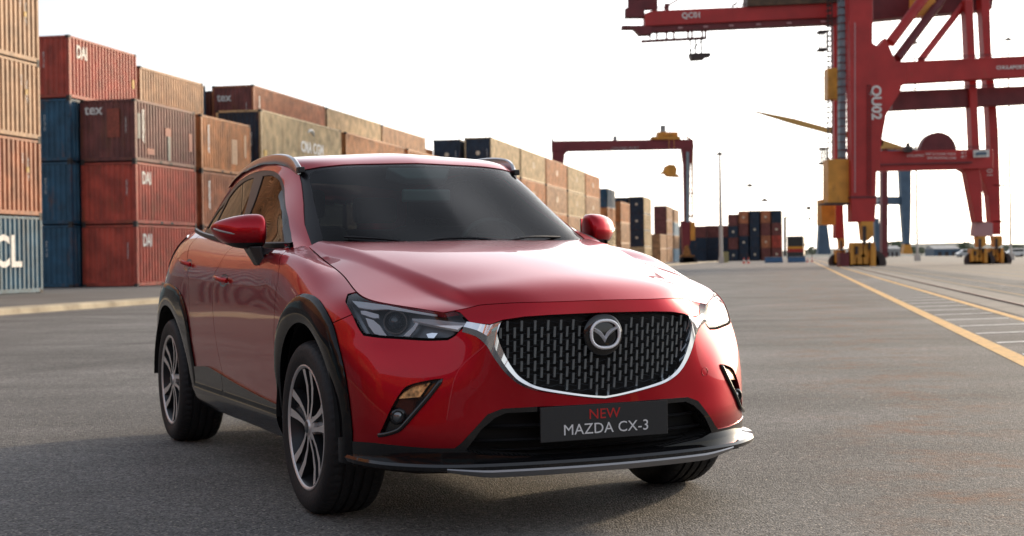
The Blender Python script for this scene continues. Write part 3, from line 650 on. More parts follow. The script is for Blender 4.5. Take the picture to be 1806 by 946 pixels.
# --- yard gantry
DG = 225.
gr = empty('yard_gantry', (at(1215, 465, DG).x, DG, gz(DG)), 0, 'red rubber-tyred yard gantry with yellow trolley standing over the container row', 'gantry crane')
def gpart(name, mb, m): o = mb.build(name, m); o.parent = gr; o.matrix_parent_inverse = Matrix.Translation(-gr.location); return o
GRED = mat('gantry_red', (.17, .020, .026), rough=.55, noise=.25, nscale=.5)
mb = MB(); slab(mb, [(973,253),(973,249),(1205,246),(1222,246),(1222,262),(973,267)], DG, 2); gpart('bridge_girder', mb, GRED)
o = text('GOLDEN PORT', .62, CC['grey'][0], gr, Matrix.Identity(4)); o.rotation_euler = (R(90), 0, 0); o.location = at(1103, 262, DG-.03)-gr.location
mb = MB(); slab(mb, [(974,267),(1002,266),(996,272),(993,300),(992,462),(983,462),(974,400)], DG+.1, 1.6); gpart('leg', mb, GRED)
mb = MB(); slab(mb, [(1202,262),(1222,262),(1217,300),(1216,392),(1208,392),(1206,290)], DG+.1, 1.6); gpart('leg', mb, GRED)
mb = MB(); pbox(mb, 1210.5, 1215, 268, 392, DG-.3, .4); gpart('cable_duct', mb, CGRY)
mb = MB(); slab(mb, [(1202,390),(1220,390),(1220,420),(1214,440),(1212,455),(1206,455),(1204,430)], DG-.2, 2); gpart('leg_foot', mb, GRED)
mb = MB(); pbox(mb, 1218, 1226, 392, 424, DG-.4, 2); gpart('engine_house', mb, CYEL)
mb = MB(); pbox(mb, 1202, 1225, 450, 463, DG-.5, 3); slab(mb, [(1205,450),(1208,435),(1214,432),(1219,450)], DG-.7, 1); gpart('wheel_truck', mb, mat('gantry_dirty_yellow', (.30, .13, .03), rough=.6, noise=.5, nscale=2))
mb = MB()
for x in (1205, 1211, 1217, 1223): mb.lathe([(0, -.3), (.62, -.3), (.62, .3), (0, .3)], 14, 'y', at(x, 460, DG-.3))
gpart('tyre_set', mb, TYR)
mb = MB(); pbox(mb, 1150, 1200, 241, 246, DG-.4, 4); pbox(mb, 1160, 1196, 233, 241, DG+.3, 3); pbox(mb, 1172, 1188, 236, 240, DG-.2, 1)
for x in range(1151, 1212, 6): pbox(mb, x, x+1, 230+(x % 5), 246, DG-.4, .15)
gpart('trolley', mb, CYEL)
mb = MB(); pbox(mb, 1166, 1174, 221, 235, DG+.5, 1.5); pbox(mb, 1082, 1088, 240, 248, DG+.2, 1); gpart('air_unit', mb, CC['grey'][0])
mb = MB(); slab(mb, [(1219,262),(1223,262),(1222,390),(1220,390)], DG+1, .3)
for y in range(262, 392, 12): pbox(mb, 1215, 1221, y, y+1.2, DG+1, .5)
for y in (340, 380): pbox(mb, 1212, 1226, y, y+2, DG+.6, .8)
slab(mb, [(1212,240),(1223,248),(1224,262),(1220,262),(1218,250)], DG+.5, 1); gpart('ladder', mb, mat('gantry_orange', (.35, .12, .03), rough=.6))
mb = MB(); slab(mb, [(973,249),(973,246),(975,242),(976,249)], DG, 1); gpart('girder_stop', mb, CDRK)
sp = MB(); slab(sp, [(1164,306),(1171,301),(1174,293),(1180,290),(1190,291),(1194,298),(1193,307),(1199,310),(1199,312),(1178,311),(1173,306)], DG-6, 2.4)
sp.bar(at(1180, 291, DG-5), at(1180, 246, DG-1), .05); sp.bar(at(1189, 291, DG-5), at(1189, 246, DG-1), .05)
spo = sp.build('spreader', CYEL); spo.parent = gr; spo.matrix_parent_inverse = Matrix.Translation(-gr.location)
# --- blue cranes far behind, yellow jib, lamp masts
def far_thing(name, base, d, label, cat):
    return empty(name, (at(base, 455, d).x, d, gz(d)), 0, label, cat)
def fpart(root, name, mb, m): o = mb.build(name, m); o.parent = root; o.matrix_parent_inverse = Matrix.Translation(-root.location); return o
DBL = 400.
bc = far_thing('quay_crane', 1600, DBL, 'distant blue quay crane seen through the legs of the red crane', 'crane')
mb = MB(); slab(mb, [(1588,300),(1607,300),(1607,365),(1605,432),(1596,432),(1591,365)], DBL, 3); fpart(bc, 'leg', mb, BLUC)
mb = MB(); slab(mb, [(1443,449),(1446,385),(1458,385),(1466,449)], DBL+20, 3); fpart(bc, 'leg', mb, BLUC)
mb = MB(); slab(mb, [(1543,385),(1550,385),(1557,445),(1545,445)], DBL+20, 3); fpart(bc, 'leg', mb, BLUC)
mb = MB(); pbox(mb, 1500, 1592, 347, 361, DBL+1, 3); fpart(bc, 'portal_beam', mb, BLUC)
mb = MB(); pbox(mb, 1480, 1620, 262, 268, DBL+4, 3); fpart(bc, 'girder', mb, BLUC)
mb = MB(); slab(mb, [(1593,448),(1596,430),(1606,430),(1610,448)], DBL, 3); fpart(bc, 'bogie', mb, CYEL)
o = text('HIT', 2.1, LET, bc, Matrix.Identity(4), weight=.03); o.rotation_euler = (R(90), 0, 0); o.location = at(1556, 354, DBL+.9)-bc.location
jc = far_thing('jib_crane', 1560, 300, 'slender yellow jib reaching left from behind the red crane', 'crane')
mb = MB(); slab(mb, [(1330,196.5),(1333,196),(1400,209),(1462,226),(1462,235),(1395,217)], 300, 1.4); slab(mb, [(1555,246),(1600,261),(1612,266),(1553,262)], 300, 1.4); mb.bar(at(1462, 230, 300.7), at(1556, 254, 300.7), 1.4, 1.1)
mb.bar(at(1443, 196, 300), at(1462, 226, 300), .12); mb.bar(at(1443, 196, 300), at(1470, 200, 300), .12); fpart(jc, 'jib', mb, mat('jib_yellow', (.50, .27, .07), rough=.5))
mb = MB(); pbox(mb, 1556, 1566, 256, 455, 301, 2.2); fpart(jc, 'mast', mb, CRD2)
tc_ = far_thing('mobile_crane', 1400, 420, 'thin far crane jib with a hook right of the far container block', 'crane')
mb = MB(); mb.bar(at(1386, 384, 420), at(1424, 368, 420), .5, .4); fpart(tc_, 'jib', mb, mat('far_jib', (.33, .22, .15), rough=.6))
mb = MB(); pbox(mb, 1424, 1430, 364, 370, 420, 1); mb.bar(at(1428, 370, 420), at(1428, 386, 420), .22); slab(mb, [(1426,384),(1430,384),(1430,389),(1427,389)], 420, .5); fpart(tc_, 'hook_block', mb, CDRK)
mb = MB(); pbox(mb, 1383, 1387, 383, 452, 421, 1); fpart(tc_, 'mast', mb, CDRK)
POLE = mat('lamp_mast_steel', (.50, .45, .40), rough=.5)
def mast(px, ytop, ybase, d, label, w=.32, group=None):
    r = far_thing('lamp_mast', px, d, label, 'lamp post'); b = at(px, ybase, d); t = at(px-(ybase-ytop)*.0137, ytop, d)
    b.z = gz(d)
    mb = MB(); mb.tube([b, b+(t-b)*.5, t], [w, w*.75, w*.5], 10); fpart(r, 'pole', mb, POLE)
    mb = MB(); s = d/240
    mb.bar(t+Vector((-1.0*s, 0, 0)), t+Vector((1.0*s, 0, 0)), .25*s, .16*s); mb.lathe([(0, .5*s), (.25*s, .4*s), (.7*s, 0), (0, 0)], 12, 'z', t); fpart(r, 'lamp_head', mb, CDRK)
    if d < 300:
        mb = MB(); mb.box(b.x-.35, b.x+.35, d-.35, d+.35, b.z, b.z+.9); fpart(r, 'base', mb, POLE)
    return r
mast(1272, 273, 462, 212, 'tall pale lamp mast standing in front of the low far containers')
mast(1324, 329, 455, 520, 'faint lamp mast head above the middle of the far block', .2); mast(1350, 355, 455, 700, 'faintest lamp mast head above the right side of the far block', .2)
mast(1618, 77, 450, 200, 'thin lamp mast between the diagonal struts of the red crane', .16); mast(1783, 71, 450, 190, 'lamp mast above the upper crane beam near the right picture edge', .16)
# --- bus, barriers, cones, vans
bus = empty('bus', (at(1403, 460, 215).x, 215, gz(215)), 0, 'bus seen head on with dark windscreen above a yellow and red stripe', 'bus')
DU = 215; k = 2557/DU; bx = bus.location.x; bz = gz(DU)
mb = MB(); mb.box(bx-1.22, bx+1.22, DU+.05, DU+11, bz+.9, bz+3.9); o = fpart(bus, 'body', mb, mat('bus_cream', (.42, .36, .27), rough=.4)); b = o.modifiers.new('bevel', 'BEVEL'); b.width = .18; b.segments = 3
mb = MB(); mb.box(bx-1.1, bx+1.1, DU-.02, DU+.1, bz+2.35, bz+3.75); fpart(bus, 'windscreen', mb, mat('bus_glass', (.02, .025, .025), rough=.15))
mb = MB(); mb.box(bx-1.2, bx+1.2, DU-.01, DU+.08, bz+2.0, bz+2.33); fpart(bus, 'stripe', mb, mat('bus_yellow', (.65, .28, .02), rough=.4))
mb = MB(); mb.box(bx-1.2, bx+1.2, DU-.01, DU+.08, bz+1.5, bz+1.99); fpart(bus, 'stripe', mb, mat('bus_red', (.35, .02, .015), rough=.4))
mb = MB(); mb.box(bx-1.2, bx+1.2, DU-.03, DU+.1, bz+.45, bz+1.49); fpart(bus, 'bumper', mb, mat('bus_dark', (.03, .03, .03), rough=.5))
for sx_ in (-1, 1):
    for y in (DU+2, DU+8.5): mb = MB(); mb.lathe([(0, -.14), (.48, -.14), (.48, .14), (0, .14)], 16, 'x', (bx+sx_*1.05, y, bz+.48)); fpart(bus, 'wheel', mb, TYR)
mb = MB(); mb.box(bx+1.25, bx+1.45, DU-.2, DU-.05, bz+2.3, bz+2.75); mb.bar((bx+1.2, DU, bz+2.8), (bx+1.35, DU-.1, bz+2.75), .04); fpart(bus, 'mirror', mb, CDRK)
bus.rotation_euler = (0, 0, -R(12.5))
BARR = mat('blue_barrier_plastic', (.035, .10, .20), rough=.5, noise=.2)
for n_, (x0, x1, d, lab) in enumerate(((1349, 1380, 205, 'blue plastic barrier standing before the far block'), (1390, 1420, 205, 'blue plastic barrier standing right before the bus'))):
    a, b = at(x0, 460, d).x, at(x1, 460, d).x; r = empty('barrier', ((a+b)/2, d, gz(d)), 0, lab, 'barrier'); z = gz(d)
    mb = MB(); V = []
    prof = [(-.35, 0), (-.35, .25), (-.18, .45), (-.12, .78), (.12, .78), (.18, .45), (.35, .25), (.35, 0)]
    V = [(x, d+p, z+q) for x in (a, b) for p, q in prof]; mb.add(V, [tuple(range(8)), tuple(range(15, 7, -1))]+[(i, (i+1) % 8, 8+(i+1) % 8, 8+i) for i in range(8)])
    o = mb.build('body', BARR); o.parent = r; o.matrix_parent_inverse = Matrix.Translation(-r.location)
    mb = MB(); mb.box(a, b, d-.13, d+.13, z+.781, z+.84); o = mb.build('top_strip', CC['grey'][0]); o.parent = r; o.matrix_parent_inverse = Matrix.Translation(-r.location)
CONE = mat('cone_red', (.62, .08, .05), rough=.5)
def cone(px, d, lab, s=1.0):
    r = empty('traffic_cone', (at(px, 460, d).x, d, gz(d)), 0, lab, 'traffic cone', 'cones at the end of the yard')
    mb = MB(); mb.box(-.2*s, .2*s, -.2*s, .2*s, 0, .04); o = mb.build('base', CONE, r)
    mb = MB(); mb.lathe([(.16*s, .04), (.03*s, .75*s), (0, .75*s)], 14, 'z'); mb.build('cone_body', CONE, r)
    mb = MB(); mb.lathe([(.118*s, .30*s), (.085*s, .46*s)], 14, 'z'); mb.build('reflective_band', LET, r)
cone(1312, 195, 'left one of two red cones before the navy far containers', 1.1); cone(1320, 195, 'right one of two red cones before the navy far containers', 1.1)
cone(1424, 205, 'red cone just right of the bus', .9); cone(1432, 215, 'small red cone farther right of the bus', .9)
mb = MB(); p = at(1281, 460, 232); ds = empty('cabinet', (p.x, 232, gz(232)), 0, 'pale yellow cabinet standing between lamp mast and far block', 'cabinet')
mb.box(-.38, .38, 0, .6, 0, 1.75); mb.build('body', mat('cabinet_yellow', (.36, .34, .16), rough=.6), ds); MB().box(-.42, .42, -.04, .64, 1.75, 1.8).build('lid', CDRK, ds); MB().box(-.3, .3, -.02, 0, .2, 1.6).build('door', mat('cabinet_door', (.30, .28, .13), rough=.6), ds)
def van(px, d, col, lab, L=4.6):
    r = empty('parked_van', (at(px, 458, d).x, d, gz(d)), R(8), lab, 'van', 'vans parked on the far quay')
    m_ = mat('van_'+col, {'white': (.75, .73, .70), 'silver': (.45, .45, .45), 'blue': (.05, .13, .26)}[col], rough=.3, coat=.5)
    prof = [(-L/2, .35), (-L/2, 1.0), (-L/2+.9, 1.25), (-L/2+1.6, 1.9), (L/2-.1, 1.95), (L/2, 1.0), (L/2, .35)]
    mb = MB(); V = [(x, y, z) for y in (-.85, .85) for x, z in prof]; n = 7; mb.add(V, [tuple(range(n)), tuple(range(2*n-1, n-1, -1))]+[(i, (i+1) % n, n+(i+1) % n, n+i) for i in range(n)]); mb.build('body', m_, r, bevel=.08)
    MB().box(-L/2+1.5, L/2-.5, -.87, .87, 1.25, 1.75).build('window', mat('bus_glass', (.02, .025, .025)), r)
    for x in (-L/2+.9, L/2-.9):
        for y in (-.8, .8): MB().lathe([(0, -.1), (.33, -.1), (.33, .1), (0, .1)], 14, 'y', (x, y, .33)).build('wheel', TYR, r)
van(1789, 330, 'white', 'white van parked on the far quay at the right picture edge, nearer the crane foot'); van(1806, 340, 'white', 'white van cut by the right picture edge'); van(1702, 360, 'silver', 'silver van just left of the right crane foot')
# far shore: low sheds, tree line, hills
def shed(x0, x1, h, d, m, lab):
    r = empty('warehouse', (at((x0+x1)/2, 455, d).x, d, gz(d)), 0, lab, 'warehouse'); w = (x1-x0)/2557*d/2
    MB().box(-w, w, 0, 14, 0, h).build('wall', m, r)
    mb = MB(); mb.add([(-w-.3, -.4, h), (w+.3, -.4, h), (w+.3, 14.4, h), (-w-.3, 14.4, h), (-w-.3, 7, h+1.4), (w+.3, 7, h+1.4)], [(0, 1, 5, 4), (2, 3, 4, 5), (0, 4, 3), (1, 2, 5)]); mb.build('roof', CC['grey'][0], r)
    for i in range(3): MB().box(-w*.7+i*w*.55, -w*.7+i*w*.55+w*.3, -.05, .02, 0, h*.6).build('door', CDRK, r)
shed(1648, 1692, 3.0, 620, BLUC, 'low blue warehouse on the far quay right of the blue crane'); shed(1560, 1588, 3.4, 640, CC['grey'][0], 'low grey warehouse behind the blue crane foot')
LEAF = mat('far_foliage', (.085, .12, .065), rough=.8, noise=.5, nscale=.4)
BARK = mat('far_bark', (.10, .07, .05), rough=.9)
def far_tree(px, d, h, lab):
    x = at(px, 455, d).x; r = empty('tree', (x, d, gz(d)), 0, lab, 'tree', 'trees on the far shore')
    rnd = random.Random(int(px*7+d)); MB().tube([(0, 0, 0), (0, 0, h*.6)], [h*.035, h*.02], 6).build('trunk', BARK, r)
    mb = MB()
    for i in range(230):
        a = rnd.random()*6.28; rr = h*.62*math.sqrt(rnd.random()); zz = h*(.28+.72*rnd.random()); rr *= max(.25, 1-abs((zz/h-.55))*1.25)
        c = Vector((rr*math.cos(a), rr*math.sin(a), zz)); s = h*(.05+.06*rnd.random()); u = Vector((rnd.uniform(-1, 1), rnd.uniform(-1, 1), rnd.uniform(-1, 1))).normalized(); v = u.orthogonal().normalized()
        mb.add([c+u*s, c+v*s, c-u*s, c-v*s], [(0, 1, 2, 3)])
    mb.build('crown', LEAF, r)
for i, (px, d, h) in enumerate([(1405, 760, 5), (1418, 780, 4), (1432, 770, 5.5), (1560, 800, 6), (1572, 780, 7.5), (1583, 790, 8), (1612, 820, 5), (1625, 800, 4.6), (1640, 810, 5.2), (1660, 820, 4.5), (1678, 830, 5), (1695, 800, 6.5), (1705, 790, 7), (1775, 820, 5), (1790, 830, 5.5), (1800, 820, 5)]):
    where = ['between the bus and the red crane', 'right of the bus', 'left of the yellow bogie', 'seen through the red portal, leftmost', 'behind the blue crane foot, darker', 'behind the blue crane foot, tallest', 'right of the blue crane foot', 'low, in the middle of the red portal', 'above the left end of the blue warehouse', 'behind the blue warehouse middle', 'behind the right end of the blue warehouse', 'left of the silver van', 'just left of the right crane foot', 'just right of the right crane foot', 'above the white van', 'at the right picture edge'][i]
    far_tree(px, d, h, 'small far tree '+where)
HILL = mat('far_hill', (.10, .125, .12), rough=.9, noise=.2, nscale=.01)
def ridge(name, x0, x1, d, hs, z0):
    mb = MB(); n = len(hs); V = []; 
    for i, hh_ in enumerate(hs):
        x = x0+(x1-x0)*i/(n-1); V += [(x, d-260, z0), (x, d, z0+hh_), (x, d+400, z0)]
    F = []
    for i in range(n-1):
        for j in range(2): F.append((3*i+j, 3*i+3+j, 3*i+4+j, 3*i+1+j))
    mb.add(V, F); o = mb.build(name, HILL, smooth=True); o['kind'] = 'structure'
rr_ = random.Random(3)
ridge('hills', -900, 2400, 2600, [14+6*math.sin(i*.7)+5*rr_.random()+(14 if i > 27 else 0) for i in range(40)], -9)
ridge('shore', -1500, 1500, 1150, [2.6+1.2*rr_.random() for i in range(80)], -4)
# ---------------------------------------------------------------- car surface data (car frame: X forward, Y left, Z up)
def nat_spline(t, Y, tt):
    """natural cubic spline through (t, Y[k]) evaluated at tt; Y is (n, ...)"""
    t = np.asarray(t, float); Y = np.asarray(Y, float); n = len(t); hh = np.diff(t)
    A = np.zeros((n, n)); B = np.zeros(Y.shape); A[0, 0] = A[-1, -1] = 1
    for i in range(1, n - 1):
        A[i, i-1] = hh[i-1]; A[i, i] = 2*(hh[i-1]+hh[i]); A[i, i+1] = hh[i]
        B[i] = 6*((Y[i+1]-Y[i])/hh[i]-(Y[i]-Y[i-1])/hh[i-1])
    M = np.linalg.solve(A, B.reshape(n, -1)).reshape(Y.shape)
    k = np.clip(np.searchsorted(t, tt, side='right')-1, 0, n-2)
    sh = (len(tt),)+(1,)*(Y.ndim-1); H = hh[k].reshape(sh)
    a = (t[k+1].reshape(sh)-np.asarray(tt).reshape(sh))/H; b = 1-a
    return a*Y[k]+b*Y[k+1]+((a**3-a)*M[k]+(b**3-b)*M[k+1])*H*H/6
def chord(G, axis):
    d = np.linalg.norm(np.diff(G, axis=axis), axis=-1).mean(axis=1-axis)
    return np.concatenate([[0], np.cumsum(d)])
def tensor(G, step, step2=None, brk_u=(), brk_v=(), local_v=0, sym=None):
    """bicubic patch through grid G[i][j]; brk_* are indices of sharp creases"""
    G = np.array(G, float)
    def along(G, axis, st, brk):
        t = chord(G, axis); Gm = np.moveaxis(G, axis, 0); out = []
        cuts = [0]+list(brk)+[len(t)-1]
        for a, b in zip(cuts[:-1], cuts[1:]):
            if sym == axis and a == 0:                # mirror the first rows so the centre line stays smooth
                mir = Gm[2:0:-1]*np.array([1, -1, 1.]); n = max(2, int(round((t[b]-t[0])/st))+1); tt = np.linspace(0, t[b], n)
                te = np.concatenate([-t[2:0:-1], t[:b+1]]); seg = nat_spline(te, np.concatenate([mir, Gm[:b+1]]), tt); seg[0, ..., 1] = 0; out.append(seg); continue
            n = max(2, int(round((t[b]-t[a])/st))+1); tt = np.linspace(t[a], t[b], n)
            if b-a == 1: seg = Gm[a]+(Gm[b]-Gm[a])*((tt-t[a])/(t[b]-t[a])).reshape((-1,)+(1,)*(Gm.ndim-1))
            elif local_v and axis == 1: seg = blur(pchip(t[a:b+1], Gm[a:b+1], tt), 0, local_v)
            else: seg = nat_spline(t[a:b+1], Gm[a:b+1], tt)
            out.append(seg if not out else seg[1:])
        return np.moveaxis(np.concatenate(out), 0, axis)
    return along(along(G, 0, step, brk_u), 1, step2 or step, brk_v)
def pchip(t, Y, tt):
    t = np.asarray(t, float); Y = np.asarray(Y, float); h_ = np.diff(t).reshape((-1,)+(1,)*(Y.ndim-1)); d = np.diff(Y, axis=0)/h_
    m = np.empty_like(Y); m[0] = d[0]; m[-1] = d[-1]; w = h_[1:]/(h_[1:]+h_[:-1]); m[1:-1] = w*d[:-1]+(1-w)*d[1:]
    k = np.clip(np.searchsorted(t, tt, side='right')-1, 0, len(t)-2); sh = (len(tt),)+(1,)*(Y.ndim-1); H = h_[k].reshape(sh) if Y.ndim == 1 else h_[k]
    s = ((np.asarray(tt)-t[k]).reshape(sh))/H
    return (2*s**3-3*s*s+1)*Y[k]+(s**3-2*s*s+s)*H*m[k]+(-2*s**3+3*s*s)*Y[k+1]+(s**3-s*s)*H*m[k+1]
def blur(S, axis, n):
    S = np.moveaxis(S.copy(), axis, 0)
    for _ in range(n): S[1:-1] = .5*S[1:-1]+.25*(S[:-2]+S[2:])
    return np.moveaxis(S, 0, axis)
def grid_normals(S):
    du = np.gradient(S, axis=0); dv = np.gradient(S, axis=1)
    n = np.cross(du, dv); l = np.linalg.norm(n, axis=-1, keepdims=True); l[l < 1e-9] = 1
    return n/l
WRAP = [  # stations from the nose round the corner to the tail; eight rings from sill to shoulder
 [(.80,0,.20),(.83,0,.32),(.836,0,.44),(.842,0,.54),(.847,0,.64),(.849,0,.71),(.849,0,.775),(.844,0,.822)],
 [(.79,.2,.20),(.822,.2,.32),(.828,.2,.44),(.832,.2,.54),(.836,.2,.64),(.838,.2,.71),(.836,.2,.775),(.824,.2,.820)],
 [(.75,.38,.20),(.787,.38,.32),(.787,.38,.44),(.788,.38,.54),(.79,.38,.64),(.79,.38,.71),(.783,.38,.768),(.756,.375,.815)],
 [(.69,.56,.20),(.737,.55,.32),(.737,.55,.44),(.728,.55,.55),(.71,.54,.64),(.69,.54,.70),(.676,.54,.755),(.664,.545,.787)],
 [(.60,.70,.20),(.648,.69,.32),(.645,.69,.44),(.63,.685,.55),(.61,.675,.64),(.59,.665,.70),(.568,.655,.765),(.553,.64,.806)],
 [(.50,.80,.20),(.54,.785,.32),(.55,.78,.44),(.545,.775,.55),(.525,.768,.64),(.50,.76,.70),(.468,.748,.78),(.453,.712,.825)],
 [(.36,.85,.20),(.39,.845,.32),(.40,.842,.44),(.40,.845,.55),(.39,.843,.64),(.375,.838,.70),(.355,.806,.815),(.353,.748,.846)],
 [(0.12,0.824,0.262),(0.12,0.853,0.32),(0.12,0.859,0.44),(0.12,0.868,0.56),(0.12,0.872,0.68),(0.12,0.868,0.775),(0.12,0.815,0.88),(0.11,0.73,0.909)],
 [(-0.12,0.821,0.262),(-0.12,0.85,0.32),(-0.12,0.86,0.44),(-0.12,0.87,0.57),(-0.12,0.876,0.7),(-0.12,0.87,0.82),(-0.12,0.806,0.968),(-0.12,0.716,0.962)],
 [(-0.34,0.812,0.262),(-0.34,0.84,0.32),(-0.34,0.852,0.44),(-0.34,0.868,0.57),(-0.34,0.874,0.71),(-0.34,0.868,0.84),(-0.34,0.806,1.018),(-0.33,0.698,1.003)],
 [(-0.52,0.809,0.262),(-0.52,0.838,0.32),(-0.52,0.851,0.44),(-0.52,0.866,0.57),(-0.52,0.872,0.71),(-0.52,0.866,0.85),(-0.52,0.81,1.026),(-0.5,0.7,1.038)],
 [(-0.74,0.807,0.262),(-0.74,0.837,0.32),(-0.74,0.85,0.44),(-0.74,0.865,0.57),(-0.74,0.87,0.72),(-0.74,0.864,0.865),(-0.74,0.812,1.022),(-0.72,0.73,1.05)],
 [(-1,0.805,0.262),(-1,0.836,0.32),(-1,0.849,0.44),(-1,0.864,0.57),(-1,0.87,0.72),(-1,0.864,0.875),(-1,0.812,1.022),(-1,0.742,1.056)],
 [(-1.5,0.805,0.262),(-1.5,0.836,0.32),(-1.5,0.849,0.44),(-1.5,0.866,0.58),(-1.5,0.873,0.73),(-1.5,0.864,0.9),(-1.5,0.806,1.035),(-1.5,0.738,1.075)],
 [(-2.1,0.805,0.262),(-2.1,0.836,0.32),(-2.1,0.851,0.44),(-2.1,0.87,0.58),(-2.1,0.877,0.74),(-2.1,0.864,0.93),(-2.1,0.792,1.07),(-2.1,0.715,1.11)],
 [(-2.57,0.803,0.262),(-2.57,0.834,0.32),(-2.57,0.851,0.45),(-2.57,0.872,0.6),(-2.57,0.876,0.76),(-2.57,0.85,0.95),(-2.57,0.768,1.095),(-2.57,0.69,1.14)],
 [(-2.95,0.79,0.262),(-2.95,0.822,0.33),(-2.95,0.833,0.46),(-2.95,0.844,0.6),(-2.95,0.82,0.78),(-2.95,0.768,0.96),(-2.95,0.695,1.095),(-2.94,0.64,1.145)],
 [(-3.16,.74,.24),(-3.2,.745,.34),(-3.2,.75,.46),(-3.18,.745,.60),(-3.16,.71,.78),(-3.14,.665,.96),(-3.1,.61,1.085),(-3.07,.56,1.13)],
 [(-3.32,.42,.25),(-3.37,.42,.35),(-3.37,.42,.46),(-3.34,.42,.60),(-3.31,.42,.78),(-3.27,.41,.96),(-3.21,.39,1.09),(-3.16,.37,1.12)],
 [(-3.36,0,.25),(-3.41,0,.35),(-3.41,0,.46),(-3.38,0,.60),(-3.35,0,.78),(-3.31,0,.96),(-3.25,0,1.09),(-3.20,0,1.12)]]
HOOD = [  # stations nose -> cowl; rows centre, .2, .38, upper crease, lower crease, edge
 [(.842,0,.826),(.822,.2,.824),(.765,.34,.822),(.706,.426,.816),(.690,.462,.806),(.664,.545,.791)],
 [(.76,0,.876),(.742,.2,.871),(.695,.36,.861),(.640,.450,.850),(.620,.477,.820),(.600,.60,.803)],
 [(.60,0,.925),(.588,.2,.918),(.556,.37,.898),(.527,.471,.881),(.512,.504,.842),(.500,.68,.820)],
 [(.38,0,.972),(.37,.2,.964),(.345,.40,.942),(.33,.506,.922),(.33,.548,.890),(.353,.742,.849)],
 [(.15,0,1.010),(.14,.22,1.002),(.125,.43,.983),(.121,.545,.965),(.118,.594,.940),(.110,.723,.912)],
 [(-.08,0,1.038),(-.085,.24,1.032),(-.10,.46,1.021),(-.101,.586,1.009),(-.105,.640,.980),(-.12,.711,.963)],
 [(-.25,0,1.055),(-.265,.26,1.051),(-.30,.50,1.048),(-.325,.624,1.044),(-.33,.672,1.008),(-.33,.693,1.000)],
 [(-.30,0,1.057),(-.325,.27,1.055),(-.39,.52,1.056),(-.49,.640,1.062),(-.497,.672,1.046),(-.50,.686,1.040)]]
GREEN = [ # stations cowl -> tail; rows centre, .3, glass edge, pillar outer, side mid, belt, below belt
 [(-.24,0,.985),(-.28,.32,.98),(-.45,.656,1.008),(-.52,.755,1.035),(-.52,.776,1.00),(-.52,.79,.97),(-.52,.80,.93)],
 [(-.36,0,1.058),(-.40,.31,1.055),(-.555,.638,1.071),(-.60,.734,1.100),(-.60,.756,1.05),(-.60,.79,.98),(-.60,.81,.94)],
 [(-.60,0,1.208),(-.64,.29,1.202),(-.80,.598,1.215),(-.83,.680,1.215),(-.83,.726,1.11),(-.83,.79,.98),(-.83,.81,.94)],
 [(-.85,0,1.352),(-.88,.28,1.347),(-1.00,.565,1.333),(-1.08,.622,1.325),(-1.08,.702,1.16),(-1.08,.79,.98),(-1.08,.81,.94)],
 [(-1.0,0,1.434),(-1.03,.27,1.428),(-1.115,.546,1.400),(-1.23,.597,1.383),(-1.23,.69,1.19),(-1.23,.79,.99),(-1.23,.81,.95)],
 [(-1.10,0,1.468),(-1.12,.275,1.458),(-1.20,.550,1.432),(-1.34,.586,1.405),(-1.34,.686,1.20),(-1.34,.788,.99),(-1.34,.81,.95)],
 [(-1.28,0,1.497),(-1.30,.28,1.485),(-1.38,.552,1.459),(-1.48,.579,1.422),(-1.48,.682,1.21),(-1.48,.786,1.0),(-1.48,.806,.96)],
 [(-1.62,0,1.513),(-1.62,.29,1.500),(-1.66,.546,1.474),(-1.70,.573,1.434),(-1.70,.674,1.22),(-1.70,.780,1.0),(-1.70,.80,.96)],
 [(-2.1,0,1.507),(-2.1,.285,1.493),(-2.1,.530,1.461),(-2.1,.560,1.418),(-2.1,.652,1.22),(-2.1,.760,1.0),(-2.1,.78,.96)],
 [(-2.55,0,1.467),(-2.55,.27,1.452),(-2.55,.495,1.411),(-2.55,.528,1.370),(-2.58,.612,1.21),(-2.58,.720,1.0),(-2.58,.74,.96)],
 [(-2.88,0,1.41),(-2.88,.25,1.395),(-2.88,.45,1.335),(-2.86,.49,1.300),(-2.88,.555,1.19),(-2.9,.66,1.0),(-2.9,.68,.96)],
 [(-3.04,0,1.355),(-3.04,.24,1.34),(-3.0,.42,1.275),(-2.98,.455,1.245),(-3.03,.51,1.15),(-3.06,.60,1.0),(-3.06,.62,.96)],
 [(-3.18,0,1.12),(-3.18,.2,1.12),(-3.14,.38,1.10),(-3.12,.42,1.09),(-3.12,.48,1.05),(-3.12,.56,.98),(-3.12,.58,.95)]]

